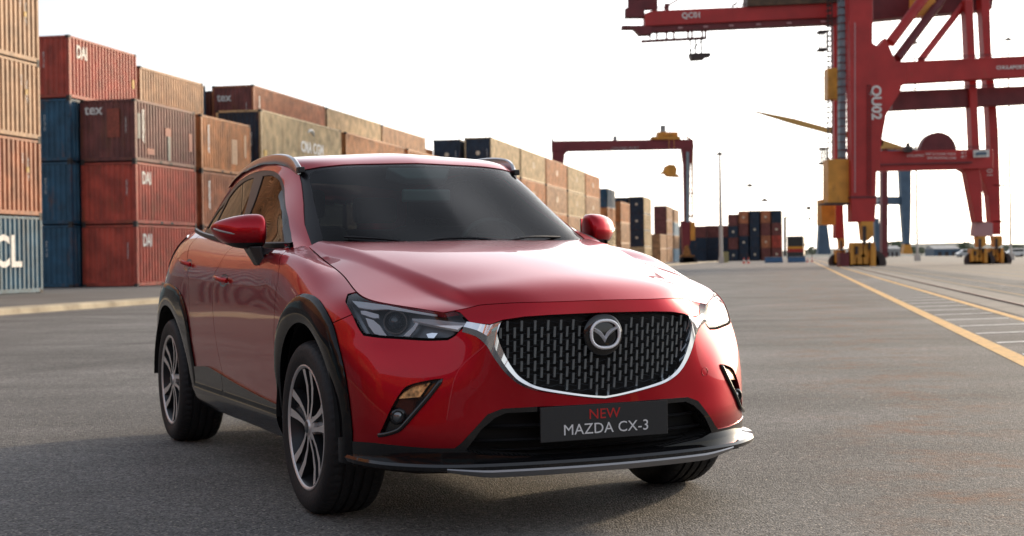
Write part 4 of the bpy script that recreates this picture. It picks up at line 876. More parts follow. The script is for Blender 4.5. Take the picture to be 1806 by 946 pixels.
def lean(x, z):
    """how far the front of the side glass leans in (m); it also sits 4.5 times as far back"""
    return float(np.interp(z, [1.05, 1.12, 1.25, 1.34, 1.40, 1.43], [0, .034, .034, .020, .008, 0])*np.clip((x+1.55)/.35, 0, 1))
for _st in GREEN[1:7]:
    for _r in (3, 4):
        _x, _y, _z = _st[_r]; _k = lean(_x, _z)*(1 if _r == 3 else .6); _st[_r] = (_x-4.5*_k, _y-_k, _z)
def snap_to_hood(W, H, gap=.0045, rows=7):
    """pull the upper edge of the body side and nose to the bonnet's outline, leaving the shut line"""
    E = np.concatenate([H[0, :, :], H[1:, -1, :]]); W = W.copy()
    T = np.gradient(E[:, :2], axis=0); T /= np.linalg.norm(T, axis=1, keepdims=True); O = np.stack([T[:, 1], -T[:, 0]], 1)
    if O[0, 0] < 0: O = -O
    for i in range(W.shape[0]):
        P = W[i, -1]
        if P[0] < E[-1, 0]-.02: continue
        k = int(np.argmin(((E-P)**2).sum(1))); t = np.array([E[k, 0]+O[k, 0]*gap, E[k, 1]+O[k, 1]*gap, E[k, 2]-.0025])
        if P[1] < 1e-6: t[1] = 0
        d = t-P; f = 1 if P[0] > E[-1, 0]+.03 else max(0, (P[0]-E[-1, 0]+.02)/.05)
        for r in range(rows): W[i, -1-r] += d*f*(1-r/rows)**1.5
    return W
# ---------------------------------------------------------------- the red crossover
S_W = tensor(WRAP, .018, .016, local_v=10, sym=0); S_H = tensor(HOOD, .016, .009, brk_v=(3, 4), sym=1); S_G = tensor(GREEN, .02, sym=1)
S_H = blur(S_H, 1, 2); S_W = snap_to_hood(S_W, S_H)
YAW = R(24.662)
CAR_POS = Vector((-.0253, 5.9587, 0))
car = empty('red_car', CAR_POS, YAW-math.pi/2, 'glossy red crossover with black wheel arches parked in front of the containers', 'car')
PAINT = mat('red_paint', (.44, .0026, .0130), rough=.34, metal=.9, coat=1, coat_r=.02)
PAINT.node_tree.nodes['Principled BSDF'].inputs['Coat IOR'].default_value = 1.36
GLOSSB = mat('gloss_black', (.008, .008, .009), rough=.10, coat=.6, coat_r=.03)
CLAD = mat('arch_gloss_black', (.007, .007, .008), rough=.09, spec=.32)
SATIN = mat('satin_black', (.016, .016, .017), rough=.38)
MATTB = mat('matt_black', (.006, .006, .006), rough=.75)
CHROME = mat('chrome', (.86, .86, .87), rough=.10, metal=1)
SILV = mat('satin_silver', (.30, .30, .31), rough=.30, metal=.8)
GUN = mat('gunmetal', (.15, .16, .17), rough=.28, metal=.85)
RUB = mat('tyre_rubber', (.018, .018, .019), rough=.62, bump=.25, bscale=90)
PLATE = mat('plate_black', (.022, .022, .023), rough=.55)
DASH = mat('dashboard', (.012, .012, .013), rough=.6)
SEAT = mat('seat_cloth', (.035, .036, .040), rough=.8)
def glass(name, tint, refl=1.0, ior=1.52):
    m = bpy.data.materials.new(name); m.use_nodes = True; t = m.node_tree; [t.nodes.remove(n) for n in list(t.nodes) if n.type != 'OUTPUT_MATERIAL']
    out = t.nodes['Material Output']; tr = t.nodes.new('ShaderNodeBsdfTransparent'); tr.inputs[0].default_value = tint+(1,)
    gl = t.nodes.new('ShaderNodeBsdfGlossy'); gl.inputs[0].default_value = (refl, refl, refl, 1); gl.inputs['Roughness'].default_value = .0
    fr = t.nodes.new('ShaderNodeFresnel'); fr.inputs[0].default_value = ior; mx_ = t.nodes.new('ShaderNodeMixShader')
    ge = t.nodes.new('ShaderNodeNewGeometry'); # back faces reflect like front faces
    t.links.new(fr.outputs[0], mx_.inputs[0]); t.links.new(tr.outputs[0], mx_.inputs[1]); t.links.new(gl.outputs[0], mx_.inputs[2]); t.links.new(mx_.outputs[0], out.inputs[0]); return m
WSG = glass('windscreen_glass', (.58, .74, .70), refl=.62, ior=1.36); SIDEG = glass('side_glass', (.10, .11, .11), refl=.6); REARG = glass('privacy_glass', (.05, .05, .05), refl=.6); LENS = glass('lamp_lens', (.90, .92, .94), ior=1.42)
AMB = mat('amber_lamp', (.95, .50, .20), rough=.12, coat=1, noise=.95, nscale=42)

# --- surface tools -------------------------------------------------------------
def gbm(S, outward):
    """dense surface grid -> bmesh carrying the exact surface normal on each vertex"""
    N = grid_normals(S)
    if (N*outward(S)).sum() < 0: N = -N
    _c = np.abs(S[..., 1]) < 1e-6; N[_c, 1] = 0; N /= np.maximum(np.linalg.norm(N, axis=-1, keepdims=True), 1e-9)
    bm = bmesh.new(); ly = bm.verts.layers.float_vector.new('nrm'); n, m = S.shape[:2]
    vs = [[None]*m for _ in range(n)]
    for i in range(n):
        for j in range(m):
            v = bm.verts.new(S[i, j]); v[ly] = N[i, j]; vs[i][j] = v
    for i in range(n-1):
        for j in range(m-1):
            q = [vs[i][j], vs[i+1][j], vs[i+1][j+1], vs[i][j+1]]
            try: f = bm.faces.new(q)
            except ValueError: continue
            f.normal_update()
            if f.normal.dot(Vector(N[i, j])) < 0: f.normal_flip()
    bmesh.ops.remove_doubles(bm, verts=bm.verts, dist=1e-6)
    return bm
DIAG = (Vector((-.6, .8, 0)), Vector((0, 0, 1)))    # front corner view: s = .8y-.6x, z
SIDE = (Vector((1, 0, 0)), Vector((0, 0, 1)))
FRNT = (Vector((0, 1, 0)), Vector((0, 0, 1)))
def p2(pr, p): return (pr[0].dot(Vector(p)), pr[1].dot(Vector(p)))
def smooth_line(P, n=6, closed=False, corners=()):
    """Catmull-Rom through P; indices in corners stay sharp"""
    P = [tuple(map(float, p)) for p in P]; out = []; k = len(P)
    for i in range(k if closed else k-1):
        a, b = P[i], P[(i+1) % k]; pa = P[i-1] if (closed or i > 0) else a; pb = P[(i+2) % k] if (closed or i+2 < k) else b
        if i in corners: pa = tuple(2*x-y for x, y in zip(a, b))
        if (i+1) % k in corners: pb = tuple(2*y-x for x, y in zip(a, b))
        for s in range(n):
            t = s/n; out.append(tuple(.5*(2*q+(-p+r)*t+(2*p-5*q+4*r-w)*t*t+(-p+3*q-3*r+w)*t**3) for p, q, r, w in zip(pa, a, b, pb)))
    if not closed: out.append(P[-1])
    return out
def cut(bm, line, pr, keep=lambda c: True, closed=True):
    """split the surface along a 2D outline seen along one direction"""
    n = len(line)
    for i in range(n if closed else n-1):
        a, b = line[i], line[(i+1) % n]
        if math.hypot(b[0]-a[0], b[1]-a[1]) < 1e-6: continue
        lo = (min(a[0], b[0])-1e-4, min(a[1], b[1])-1e-4); hi = (max(a[0], b[0])+1e-4, max(a[1], b[1])+1e-4)
        fs = []
        for f in bm.faces:
            q = [p2(pr, v.co) for v in f.verts]
            if min(x for x, _ in q) > hi[0] or max(x for x, _ in q) < lo[0] or min(y for _, y in q) > hi[1] or max(y for _, y in q) < lo[1]: continue
            if keep(f.calc_center_median()): fs.append(f)
        if not fs: continue
        no = pr[0]*(-(b[1]-a[1]))+pr[1]*(b[0]-a[0]); co = pr[0]*a[0]+pr[1]*a[1]
        es = list({e for f in fs for e in f.edges}); vv = list({v for f in fs for v in f.verts})
        bmesh.ops.bisect_plane(bm, geom=fs+es+vv, dist=1e-5, plane_co=co, plane_no=no.normalized())
def inside(poly, p):
    x, y = p; c = False; n = len(poly); j = n-1
    for i in range(n):
        xi, yi = poly[i]; xj, yj = poly[j]
        if (yi > y) != (yj > y) and x < (xj-xi)*(y-yi)/(yj-yi)+xi: c = not c
        j = i
    return c
def ribbon(line, w):
    L_, R_ = [], []
    for i, p in enumerate(line):
        a, b = line[max(i-1, 0)], line[min(i+1, len(line)-1)]; d = (b[0]-a[0], b[1]-a[1]); l = math.hypot(*d) or 1; nx, ny = -d[1]/l*w/2, d[0]/l*w/2
        L_.append((p[0]+nx, p[1]+ny)); R_.append((p[0]-nx, p[1]-ny))
    return L_+R_[::-1]
def piece(bm, faces, name, m, parent, sides=(1,), off=0, flange=.014, wall=0, join=False, shrink=0, mats=None):
    """lift faces off the master surface as a panel with returned edges; sides 1 = left, -1 = right"""
    ly = bm.verts.layers.float_vector['nrm']; vs = list({v for f in faces for v in f.verts}); ix = {v: i for i, v in enumerate(vs)}
    fset = set(faces); N = [Vector(v[ly]).normalized() for v in vs]; P = [v.co+n*(off(v.co) if callable(off) else off) for v, n in zip(vs, N)]
    F = [[ix[v] for v in f.verts] for f in faces]; edge = []
    if callable(off):                              # shaped offset: normals from the lifted faces themselves
        acc = [Vector((0, 0, 0)) for _ in vs]
        for f in F:
            c = (P[f[1]]-P[f[0]]).cross(P[f[2]]-P[f[0]])
            if len(f) > 3: c += (P[f[2]]-P[f[0]]).cross(P[f[3]]-P[f[0]])
            for i in f: acc[i] += c
        N = [a.normalized() if a.length > 1e-12 else n for a, n in zip(acc, N)]
    for f in faces:
        for l in f.loops:
            if sum(1 for g in l.edge.link_faces if g in fset) == 1:
                a, b = l.vert, l.link_loop_next.vert
                if abs(a.co.y) < 1e-4 and abs(b.co.y) < 1e-4: continue
                edge.append((ix[a], ix[b]))
    nl = [[N[i] for i in f] for f in F]
    dep = flange if not wall else wall
    if dep:
        mp = {}
        for a, b in edge:
            for i in (a, b):
                if i not in mp: mp[i] = None
        base = len(P); keys = list(mp)
        for k, i in enumerate(keys): mp[i] = (base+2*k, base+2*k+1)
        for i in keys: P.append(P[i].copy()); P.append(P[i]-N[i]*dep)
        for a, b in edge:
            q = [mp[a][0], mp[a][1], mp[b][1], mp[b][0]]; d1 = P[q[3]]-P[q[0]]; d2 = P[q[1]]-P[q[0]]; nn = d2.cross(d1)
            nn = nn.normalized() if nn.length > 1e-12 else Vector((0, 0, 1)); F.append(q); nl.append([nn]*4)
    objs = []
    def make(sg_list, nm):
        VV = []; FF = []; NN = []
        for sg in sg_list:
            k = len(VV); rm = list(range(k, k+len(P)))
            if k:                                   # weld the second half to the first along the centre line
                rm = []; 
                for i, p_ in enumerate(P):
                    if abs(p_.y) < 2e-4 and i < len(vs): rm.append(i)
                    else: rm.append(len(VV)); VV.append((p_.x, p_.y*sg, p_.z))
            else: VV += [(p_.x, p_.y*sg, p_.z) for p_ in P]
            for f, n_ in zip(F, nl):
                if sg > 0: FF.append([rm[i] for i in f]); NN += [tuple(q) for q in n_]
                else: FF.append([rm[i] for i in f[::-1]]); NN += [(q.x, -q.y, q.z) for q in n_[::-1]]
        me = bpy.data.meshes.new(nm); me.from_pydata(VV, [], FF); me.update(); me.shade_smooth(); me.normals_split_custom_set(NN)
        return meshobj(nm, me, m, parent)
    if join: objs.append(make([1, -1], name))
    else:
        for sg in sides: objs.append(make([sg], name))
    return objs
def pcat(bm):
    return [(f, f.calc_center_median()) for f in bm.faces]

# --- outlines (half car, y > 0) ---------------------------------------------------
def dg(P): return [(.8*p[1]-.6*p[0], p[2]) for p in P]
HL = [(.30,.790,.855),(.353,.775,.862),(.46,.72,.850),(.60,.60,.83),(.70,.50,.79),(.733,.470,.752),(.712,.504,.726),(.704,.519,.708),(.690,.542,.693),(.643,.604,.691),(.573,.686,.697),(.521,.740,.701),(.470,.778,.708),(.442,.790,.737),(.400,.800,.785),(.335,.806,.828)]
HLp = smooth_line(dg(HL), 3, True, corners=(0, 4, 5, 8, 12, 15))
CH_IN = [(.371,.763),(.391,.741),(.389,.704),(.368,.642),(.336,.584),(.303,.552),(.255,.527),(.163,.506),(.065,.489),(0,.482)]
CH_OUT = [(.417,.655),(.410,.640),(.399,.622),(.372,.583),(.329,.541),(.285,.519),(.235,.505),(.150,.490),(.060,.476),(0,.469)]
GR = [(0,.781),(.09,.780),(.21,.778),(.30,.774),(.371,.764),(.412,.749),(.440,.751),(.478,.757)]+[(.4975,.722),(.475,.717),(.454,.703),(.432,.680)]+CH_OUT
GR[-1] = (-.001, .469); GR[0] = (-.001, .781)
FOGP = smooth_line(dg([(.714,.570,.562),(.688,.609,.557),(.641,.675,.537),(.626,.700,.509),(.612,.725,.464),(.585,.755,.384),(.573,.764,.360),(.596,.745,.363),(.627,.717,.376),(.643,.698,.391),(.665,.666,.433),(.693,.616,.497)]), 3, True, corners=(0, 6))
AMBP = dg([(.690,.609,.549),(.654,.660,.533),(.634,.690,.513),(.624,.707,.490),(.673,.644,.497)])
REDL = dg([(.20,.86,.330),(.466,.822,.331),(.558,.774,.333),(.621,.720,.328),(.698,.621,.319),(.739,.543,.318),(.752,.522,.336),(.764,.475,.385),(.776,.430,.434),(.787,.378,.452),(.819,.249,.455),(.835,-.01,.455)])
INT = dg([(.751,.507,.309),(.762,.480,.345),(.771,.455,.380),(.781,.405,.420),(.789,.365,.436),(.819,.249,.437),(.835,-.01,.437)])+dg([(.82,-.01,.268),(.806,.245,.276),(.772,.42,.288),(.762,.457,.292)])
ARF = [(-.40,.20),(-.405,.40),(-.40,.50),(-.378,.60),(-.335,.685),(-.292,.730),(-.217,.782),(-.093,.836),(.013,.852),(.153,.832),(.300,.766),(.377,.677),(.434,.552),(.462,.391),(.464,.334),(.462,.20)]
ARR = [(-1.975,.20),(-1.975,.44),(-1.985,.52),(-2.005,.638),(-2.05,.72),(-2.137,.792),(-2.25,.835),(-2.412,.858),(-2.57,.862),(-2.73,.852),(-2.88,.80),(-2.99,.70),(-3.06,.56),(-3.10,.42),(-3.12,.20)]
ARFp = smooth_line(ARF, 3, True, corners=(0, 1, 14, 15)); ARRp = smooth_line(ARR, 3, True, corners=(0, 1, 13, 14))
def ell(cx, cz, rx, rz, n=44): return [(cx+rx*math.cos(t), cz+rz*math.sin(t)) for t in [2*math.pi*i/n for i in range(n)]]
def archin(cx, cz, rl, rr, rz, n=40):
    P = []
    for i in range(n+1):
        t = math.pi*i/n; c = math.cos(t); P.append((cx+(rr if c > 0 else rl)*c, cz+rz*math.sin(t)))
    return [(cx+rr, .10)]+P+[(cx-rl, .10)]
INF = archin(.01, .36, .368, .372, .382); INR = archin(-2.56, .36, .45, .45, .384)
FD = [(-.55,1.09),(-.475,1.012),(-.40,.955),(-.375,.88),(-.372,.775),(-.385,.70),(-.400,.62),(-.405,.47),(-.405,.38)]
DD = [(-1.43,1.10),(-1.435,1.022),(-1.45,.963),(-1.485,.93),(-1.487,.89),(-1.475,.734),(-1.44,.58),(-1.39,.435),(-1.385,.37)]
RD = [(-2.50,1.17),(-2.38,1.10),(-2.27,1.045),(-2.15,.98),(-2.06,.914),(-2.0,.83),(-1.985,.74),(-1.98,.60)]
SILL = [(-2.2,.43),(-1.98,.446),(-1.75,.462),(-1.59,.462),(-1.19,.428),(-.785,.402),(-.395,.386),(-.2,.38)]
BS = dg([(.415,.800,.785),(.395,.815,.776),(.36,.832,.763),(.32,.848,.750)])

# --- lower body: cut the one continuous surface into its panels -------------------
bmW = gbm(S_W, lambda S: np.stack([np.sign(S[..., 0]+1.2)*.3*np.abs(S[..., 0]+1.2)**3, S[..., 1], 0*S[..., 2]], -1))
front = lambda c: c.x > .25
side = lambda c: c.x < .62
def inset(poly, dist):
    c = (sum(p[0] for p in poly)/len(poly), sum(p[1] for p in poly)/len(poly)); out = []; n = len(poly)
    for i, p in enumerate(poly):
        a, b = poly[i-1], poly[(i+1) % n]; d = (b[0]-a[0], b[1]-a[1]); l = math.hypot(*d) or 1; nx, ny = -d[1]/l, d[0]/l
        w = dist(ny)
        q = (p[0]+nx*w, p[1]+ny*w); q2 = (p[0]-nx*w, p[1]-ny*w); out.append(q if inside(poly, q) else q2)
    return out
HLi = inset(HLp, lambda ny: .0045+.0055*abs(ny)**3)
for pl in (HLp, HLi, FOGP, AMBP, INT): cut(bmW, pl, DIAG, front)
cut(bmW, GR, FRNT, lambda c: c.x > .6)
cut(bmW, REDL, DIAG, lambda c: c.x > .1, closed=False)
cut(bmW, ARFp, SIDE, side); cut(bmW, ARRp, SIDE, side); cut(bmW, INF, SIDE, side); cut(bmW, INR, SIDE, side)
GAPS = [(ribbon(smooth_line(l, 4), .0046), SIDE) for l in (FD, DD, RD)]+[(ribbon(smooth_line(BS, 3), .0036), DIAG)]
for g, pr in GAPS: cut(bmW, g, pr, side)
SLs = smooth_line(SILL, 3); cut(bmW, SLs, SIDE, side, closed=False)
TAILP = [(-2.72,1.115),(-2.76,1.03),(-2.86,.95),(-3.5,.95),(-3.5,1.06),(-3.1,1.08),(-2.9,1.13)]
cut(bmW, TAILP, SIDE, side)
cut(bmW, [(-1.5, .250), (1.5, .250)], DIAG, lambda c: c.x > .2, closed=False)
RBUMP = [(-2.9,.74),(-3.05,.72),(-3.5,.72)]; cut(bmW, RBUMP, SIDE, side, closed=False)
HLS = {'chrome_strip': [(0.1683, 0.7766), (0.1023, 0.771), (0.0296, 0.7609), (-0.0496, 0.7573), (-0.0398, 0.7413), (-0.0244, 0.728), (0.0467, 0.7407), (0.1194, 0.7555), (0.1624, 0.7675)],
'boxref': [(0.3746, 0.8043), (0.3552, 0.8043), (0.3305, 0.7983), (0.2962, 0.7899), (0.2922, 0.7765), (0.3141, 0.7765), (0.3673, 0.7915)],
'leftref': [(0.35, 0.7797), (0.317, 0.7714), (0.2876, 0.7513), (0.266, 0.7244), (0.2538, 0.7127), (0.2801, 0.7142), (0.3072, 0.7208), (0.3329, 0.7477)],
'rightref': [(0.1491, 0.7632), (0.1601, 0.7447), (0.1819, 0.7246), (0.1918, 0.7128), (0.17, 0.7112), (0.1502, 0.7347), (0.1377, 0.7582)],
'sky_glare': [(0.4209, 0.8367), (0.3493, 0.8301), (0.2591, 0.8178), (0.1648, 0.8001), (0.0663, 0.7835), (0.0661, 0.7767), (0.1636, 0.7917), (0.256, 0.8044), (0.3244, 0.8043), (0.381, 0.8117)],  # pale band painted for sky glare along the lens top
'botref': [(0.2537, 0.711), (0.1916, 0.7112), (0.1874, 0.7038), (0.2421, 0.7057)],
'cornerref': [(0.1061, 0.7196), (0.085, 0.723), (0.0636, 0.7213), (0.0768, 0.7046), (0.0982, 0.7062)],
'outerdark': [(0.4186, 0.825), (0.3908, 0.8049), (0.3692, 0.7813), (0.3354, 0.7341), (0.3179, 0.7105), (0.3355, 0.7103), (0.3846, 0.7778)],
}
LSUB = tuple(HLS)
for pl in HLS.values(): cut(bmW, pl, DIAG, front)
grp = {}
def xat(line, z):
    P = sorted(line, key=lambda p: p[1]); return float(np.interp(z, [p[1] for p in P], [p[0] for p in P]))
redz = sorted(REDL); redx = [p[0] for p in redz]; redy = [p[1] for p in redz]
for f, c in pcat(bmW):
    d = (.8*c.y-.6*c.x, c.z); s = (c.x, c.z); k = None
    if c.x > .2 and c.z < .250: k = 'under'
    elif c.x > .6 and inside(GR, (c.y, c.z)): k = 'grille'
    elif c.x > .25 and inside(HLp, d): k = 'seal' if not inside(HLi, d) and not (c.z > .775 and d[0] < .44) else next((n_ for n_, pl in HLS.items() if inside(pl, d)), 'lens')
    elif c.x > .25 and inside(FOGP, d): k = 'amber' if inside(AMBP, d) else 'fog'
    elif c.x > .25 and inside(INT, d): k = 'intake'
    elif side(c) and (inside(INF, s) or inside(INR, s)): k = 'arch_hole'
    elif side(c) and c.x > -1 and inside(ARFp, s): k = 'arch_front'
    elif side(c) and c.x < -1.5 and inside(ARRp, s): k = 'arch_rear'
    elif c.x > .1 and c.z < float(np.interp(d[0], redx, redy)): k = 'lower_bumper'
    elif any(side(c) and inside(g, d if pr is DIAG else s) for g, pr in GAPS): k = 'gap'
    elif c.x < -.3 and c.x > -2.1 and c.z < float(np.interp(c.x, [p[0] for p in SLs], [p[1] for p in SLs])): k = 'sill'
    elif c.x < -2.6 and inside(TAILP, s): k = 'tail'
    elif c.x < xat(RD, c.z): k = 'quarter' if (c.z > .72 or c.x > -2.9) else 'rear_bumper'
    elif c.x < xat(DD, c.z): k = 'rear_door'
    elif c.x < xat(FD, c.z): k = 'front_door'
    elif d[0] < .8*.83-.6*.365+.0+(.0) and (c.x > .31): k = 'bumper' if (c.z < .79 and d[0] < .62 and c.x > .30 and c.z < float(np.interp(d[0], [p[0] for p in BS], [p[1] for p in BS]))+ (1 if d[0] < BS[0][0] else 0)) or d[0] < .33 else 'fender'
    else: k = 'fender'
    if k == 'fender' and d[0] < .37 and c.x > .3 and c.z < .79: k = 'bumper'
    grp.setdefault(k, []).append(f)
piece(bmW, grp['bumper'], 'front_bumper', PAINT, car, join=True, flange=.02)
LP = {}
for nm, k in (('fender', 'fender'), ('front_door', 'front_door'), ('rear_door', 'rear_door'), ('quarter_panel', 'quarter')):
    LP[nm] = piece(bmW, grp[k], nm, PAINT, car, sides=(-1, 1), flange=.02)
piece(bmW, grp['rear_bumper'], 'rear_bumper', SATIN, car, join=True)
piece(bmW, grp['tail'], 'tail_lamp', mat('tail_lamp_red', (.05, .003, .004), rough=.08, coat=1), car, sides=(-1, 1), off=.006)
piece(bmW, grp['lower_bumper'], 'lower_bumper', GLOSSB, car, join=True, flange=.03, off=.003)
def pdist(line, p):
    best = 9
    for a, b in zip(line, line[1:]+line[:1]):
        dx, dy = b[0]-a[0], b[1]-a[1]; l2 = dx*dx+dy*dy or 1e-9; t = min(1, max(0, ((p[0]-a[0])*dx+(p[1]-a[1])*dy)/l2)); best = min(best, math.hypot(p[0]-a[0]-t*dx, p[1]-a[1]-t*dy))
    return best
def crown(outer, inn):
    def f(co):
        a = pdist(outer, (co.x, co.z)); b = pdist(inn, (co.x, co.z)); return .004+.009*min(1, a/.012)**.6-.008*max(0, 1-b/.05)**1.5
    return f
piece(bmW, grp['arch_front'], 'arch_cladding', CLAD, car, sides=(-1, 1), off=crown(ARFp, INF), flange=.035)
piece(bmW, grp['arch_rear'], 'arch_cladding', CLAD, car, sides=(-1, 1), off=crown(ARRp, INR), flange=.035)
piece(bmW, grp['sill'], 'sill_cladding', CLAD, car, sides=(-1, 1), off=lambda c: .008+.016*max(0, min(1, (.37-c.z)/.03)), flange=.02)
inner = [f for k, fs in grp.items() if k not in ('grille', 'lens', 'intake', 'arch_hole', 'fog', 'amber', 'under', 'seal')+LSUB for f in fs]
piece(bmW, inner, 'inner_structure', MATTB, car, join=True, off=-.03, flange=0)
# --- bonnet ---------------------------------------------------------------------
S_H2 = S_H.copy()
bmH = gbm(S_H2, lambda S: np.stack([0*S[..., 0], 0*S[..., 1], 1+0*S[..., 2]], -1))
for _v in bmH.verts:                              # leave the shut line open all round
    pass
piece(bmH, list(bmH.faces), 'bonnet', PAINT, car, join=True, flange=.022)
# --- cabin: screen, pillars, roof, side windows --------------------------------------
bmG = gbm(S_G, lambda S: np.stack([S[..., 0]*0+.3, S[..., 1], S[..., 2]-.9], -1))
WSO = [(-.001,1.434),(.144,1.431),(.27,1.428),(.356,1.424),(.46,1.413),(.546,1.398),(.566,1.334),(.602,1.233),(.641,1.137),(.662,1.06),(.672,1.02),(.70,.94),(-.001,.94)]
WSI = [(-.001,1.424),(.144,1.421),(.356,1.412),(.50,1.395),(.526,1.374),(.548,1.313),(.577,1.213),(.614,1.078),(.625,1.04),(.63,1.0),(.63,.96),(-.001,.96)]
HOODLINE = None
wsreg = lambda c: c.x > -1.22 and c.y < .72
cut(bmG, WSO, FRNT, wsreg); cut(bmG, WSI, FRNT, wsreg)
DLO = [(-.52,1.035),(-.576,1.086),(-.709,1.164),(-.918,1.257),(-1.109,1.341),(-1.263,1.388),(-1.465,1.418),(-1.739,1.430),(-2.03,1.418),(-2.30,1.385),(-2.55,1.310),(-2.72,1.215),(-2.77,1.15),(-2.76,1.10),(-2.1,1.06),(-1.0,1.03)]
LN = lambda L: [(x-4.5*lean(x, z), z) for x, z in L]
DLOp = smooth_line(LN(DLO), 3, True, corners=(0, 12, 13, 15))
GF = smooth_line(LN([(-1.445,1.086),(-1.486,1.211),(-1.530,1.290),(-1.592,1.400),(-1.414,1.393),(-1.222,1.364),(-1.111,1.325),(-.890,1.233),(-.715,1.158),(-.672,1.135),(-.700,1.066),(-1.0,1.068)]), 3, True, corners=(0, 3, 9, 10))
GRr = smooth_line([(-1.585,1.10),(-1.62,1.216),(-1.69,1.300),(-1.775,1.402),(-1.998,1.396),(-2.20,1.366),(-2.32,1.325),(-2.335,1.25),(-2.34,1.150),(-2.0,1.122)], 3, True, corners=(0, 3, 6, 8))
GQ = [(-2.385,1.155),(-2.38,1.300),(-2.52,1.265),(-2.64,1.20),(-2.67,1.165)]
PIL = [(.770,.98),(.749,1.035),(.728,1.100),(.674,1.215),(.616,1.325),(.5905,1.383),(.578,1.407),(.560,1.440)]
PIL = [(y-lean(-.6 if z < 1.15 else -.9 if z < 1.3 else -1.15, z), z) for y, z in PIL]
cut(bmG, PIL, FRNT, lambda c: -1.42 < c.x < -.45, closed=False)
def sreg(c):
    if not (c.x < -.45 and c.z > .95): return False
    if c.x > -1.42: return c.y > float(np.interp(c.z, [q[1] for q in PIL], [q[0] for q in PIL]))
    return c.y > .80-.5*(c.z-.97)-.035-.085*max(0, (-1.5-c.x)/1.2)**1.3
for pl in (DLOp, GF, GRr, GQ): cut(bmG, pl, SIDE, sreg)
gg = {}
REARW = [(0,1.33),(.38,1.30),(.41,1.16),(0,1.14)]
for f, c in pcat(bmG):
    s = (c.x, c.z)
    if wsreg(c) and c.x > -1.14 and inside(WSI, (c.y, c.z)): k = 'ws'
    elif wsreg(c) and c.x > -1.14 and inside(WSO, (c.y, c.z)): k = 'frit'
    elif sreg(c) and inside(DLOp, s): k = 'gf' if inside(GF, s) else 'gr' if inside(GRr, s) else 'gq' if inside(GQ, s) else 'frame'
    elif c.x < -2.9 and c.y < .40 and 1.13 < c.z < 1.33: k = 'rearw'
    elif c.z < 1.0 and c.x < -.6: k = 'low'
    else: k = 'roof'
    gg.setdefault(k, []).append(f)
piece(bmG, gg['roof'], 'roof', PAINT, car, join=True, flange=.02)
piece(bmG, gg['ws'], 'windscreen', WSG, car, join=True, flange=0, off=-.004)
piece(bmG, gg['frit'], 'windscreen_surround', mat('frit_black', (.006, .006, .007), rough=.25, spec=.25), car, join=True, flange=.015, off=-.004)
piece(bmG, gg['gf'], 'front_side_window', SIDEG, car, sides=(-1, 1), flange=0, off=-.006)
piece(bmG, gg['gr'], 'rear_side_window', REARG, car, sides=(-1, 1), flange=0, off=-.006)
piece(bmG, gg['gq'], 'quarter_window', REARG, car, sides=(-1, 1), flange=0, off=-.006)
piece(bmG, gg['frame'], 'window_frame', SATIN, car, sides=(-1, 1), flange=.012, off=-.002)
piece(bmG, gg['rearw'], 'rear_window', REARG, car, join=True, flange=0)
# surface lookup used to seat small parts on the body
_PW = S_W.reshape(-1, 3); _NW = grid_normals(S_W).reshape(-1, 3)
_mk = (_PW[:, 0] > .2)
_PF, _NF = _PW[_mk], _NW[_mk]
if (_NF[:, 0]).sum() < 0: _NF = -_NF
def on_front(y, z):
    """point and normal of the nose surface at (y, z)"""
    d = (_PF[:, 1]-abs(y))**2+(_PF[:, 2]-z)**2+0*_PF[:, 0]; ii = np.argsort(d)[:4]; w = 1/(d[ii]+1e-7); w /= w.sum()
    p = (w[:, None]*_PF[ii]).sum(0); n = (w[:, None]*_NF[ii]).sum(0); n /= np.linalg.norm(n); s = -1 if y < 0 else 1
    return Vector((p[0], y, z)), Vector((n[0], n[1]*s, n[2]))
# belt moulding, door seam on the frame, pillar seam
for s in (-1, 1):
    P = [(-.53,.752,1.046),(-.75,.765,1.047),(-1.0,.768,1.052),(-1.25,.765,1.060),(-1.5,.760,1.072),(-1.8,.750,1.090),(-2.1,.735,1.108),(-2.4,.712,1.128),(-2.65,.683,1.148),(-2.76,.665,1.156)]
    mb = MB(); Q = smooth_line(P, 4); V = []; prof = [(-.010,-.012),(.004,-.013),(.009,-.004),(.006,.010),(-.006,.013)]
    for p in Q: V += [(p[0], (p[1]+a)*s, p[2]+b) for a, b in prof]
    F = [(5*i+j, 5*i+(j+1) % 5, 5*i+5+(j+1) % 5, 5*i+5+j) for i in range(len(Q)-1) for j in range(5)]
    mb.add(V, F); auto_smooth(mb.build('belt_moulding', SATIN, car), 50)
    bp_ = [(-1.765,1.425),(-1.715,1.36),(-1.66,1.285),(-1.60,1.20),(-1.545,1.12),(-1.53,1.085)]
# --- grille ---------------------------------------------------------------------
gback = MB(); ys = np.linspace(-.40, .40, 41); zs = np.linspace(.47, .785, 17); V = []
for y in ys:
    for z in zs: p, n = on_front(y, z); V.append((p.x-.035, y, z))
gback.add(V, [(i*17+j, i*17+j+1, (i+1)*17+j+1, (i+1)*17+j) for i in range(40) for j in range(16)])
grille = gback.build('grille', MATTB, car, smooth=True)
GIN = [(0,.779),(.21,.776),(.30,.772),(.365,.764)]+[(y-.004, z) for y, z in CH_IN[1:]]
barm = MB(); barm.box(-.004, .005, -.0042, .0042, -.0185, .0185)
bme = barm.mesh('grille_bar'); bme.materials.append(mat('grille_bar_metal', (.24, .27, .29), rough=.34, metal=.75))
_bm = bmesh.new(); _bm.from_mesh(bme); [setattr(v, 'co', Vector((v.co.x-(.006 if v.co.z < 0 else 0), v.co.y, v.co.z))) for v in _bm.verts]; _bm.to_mesh(bme); _bm.free()
cnt = 0; wires = {}
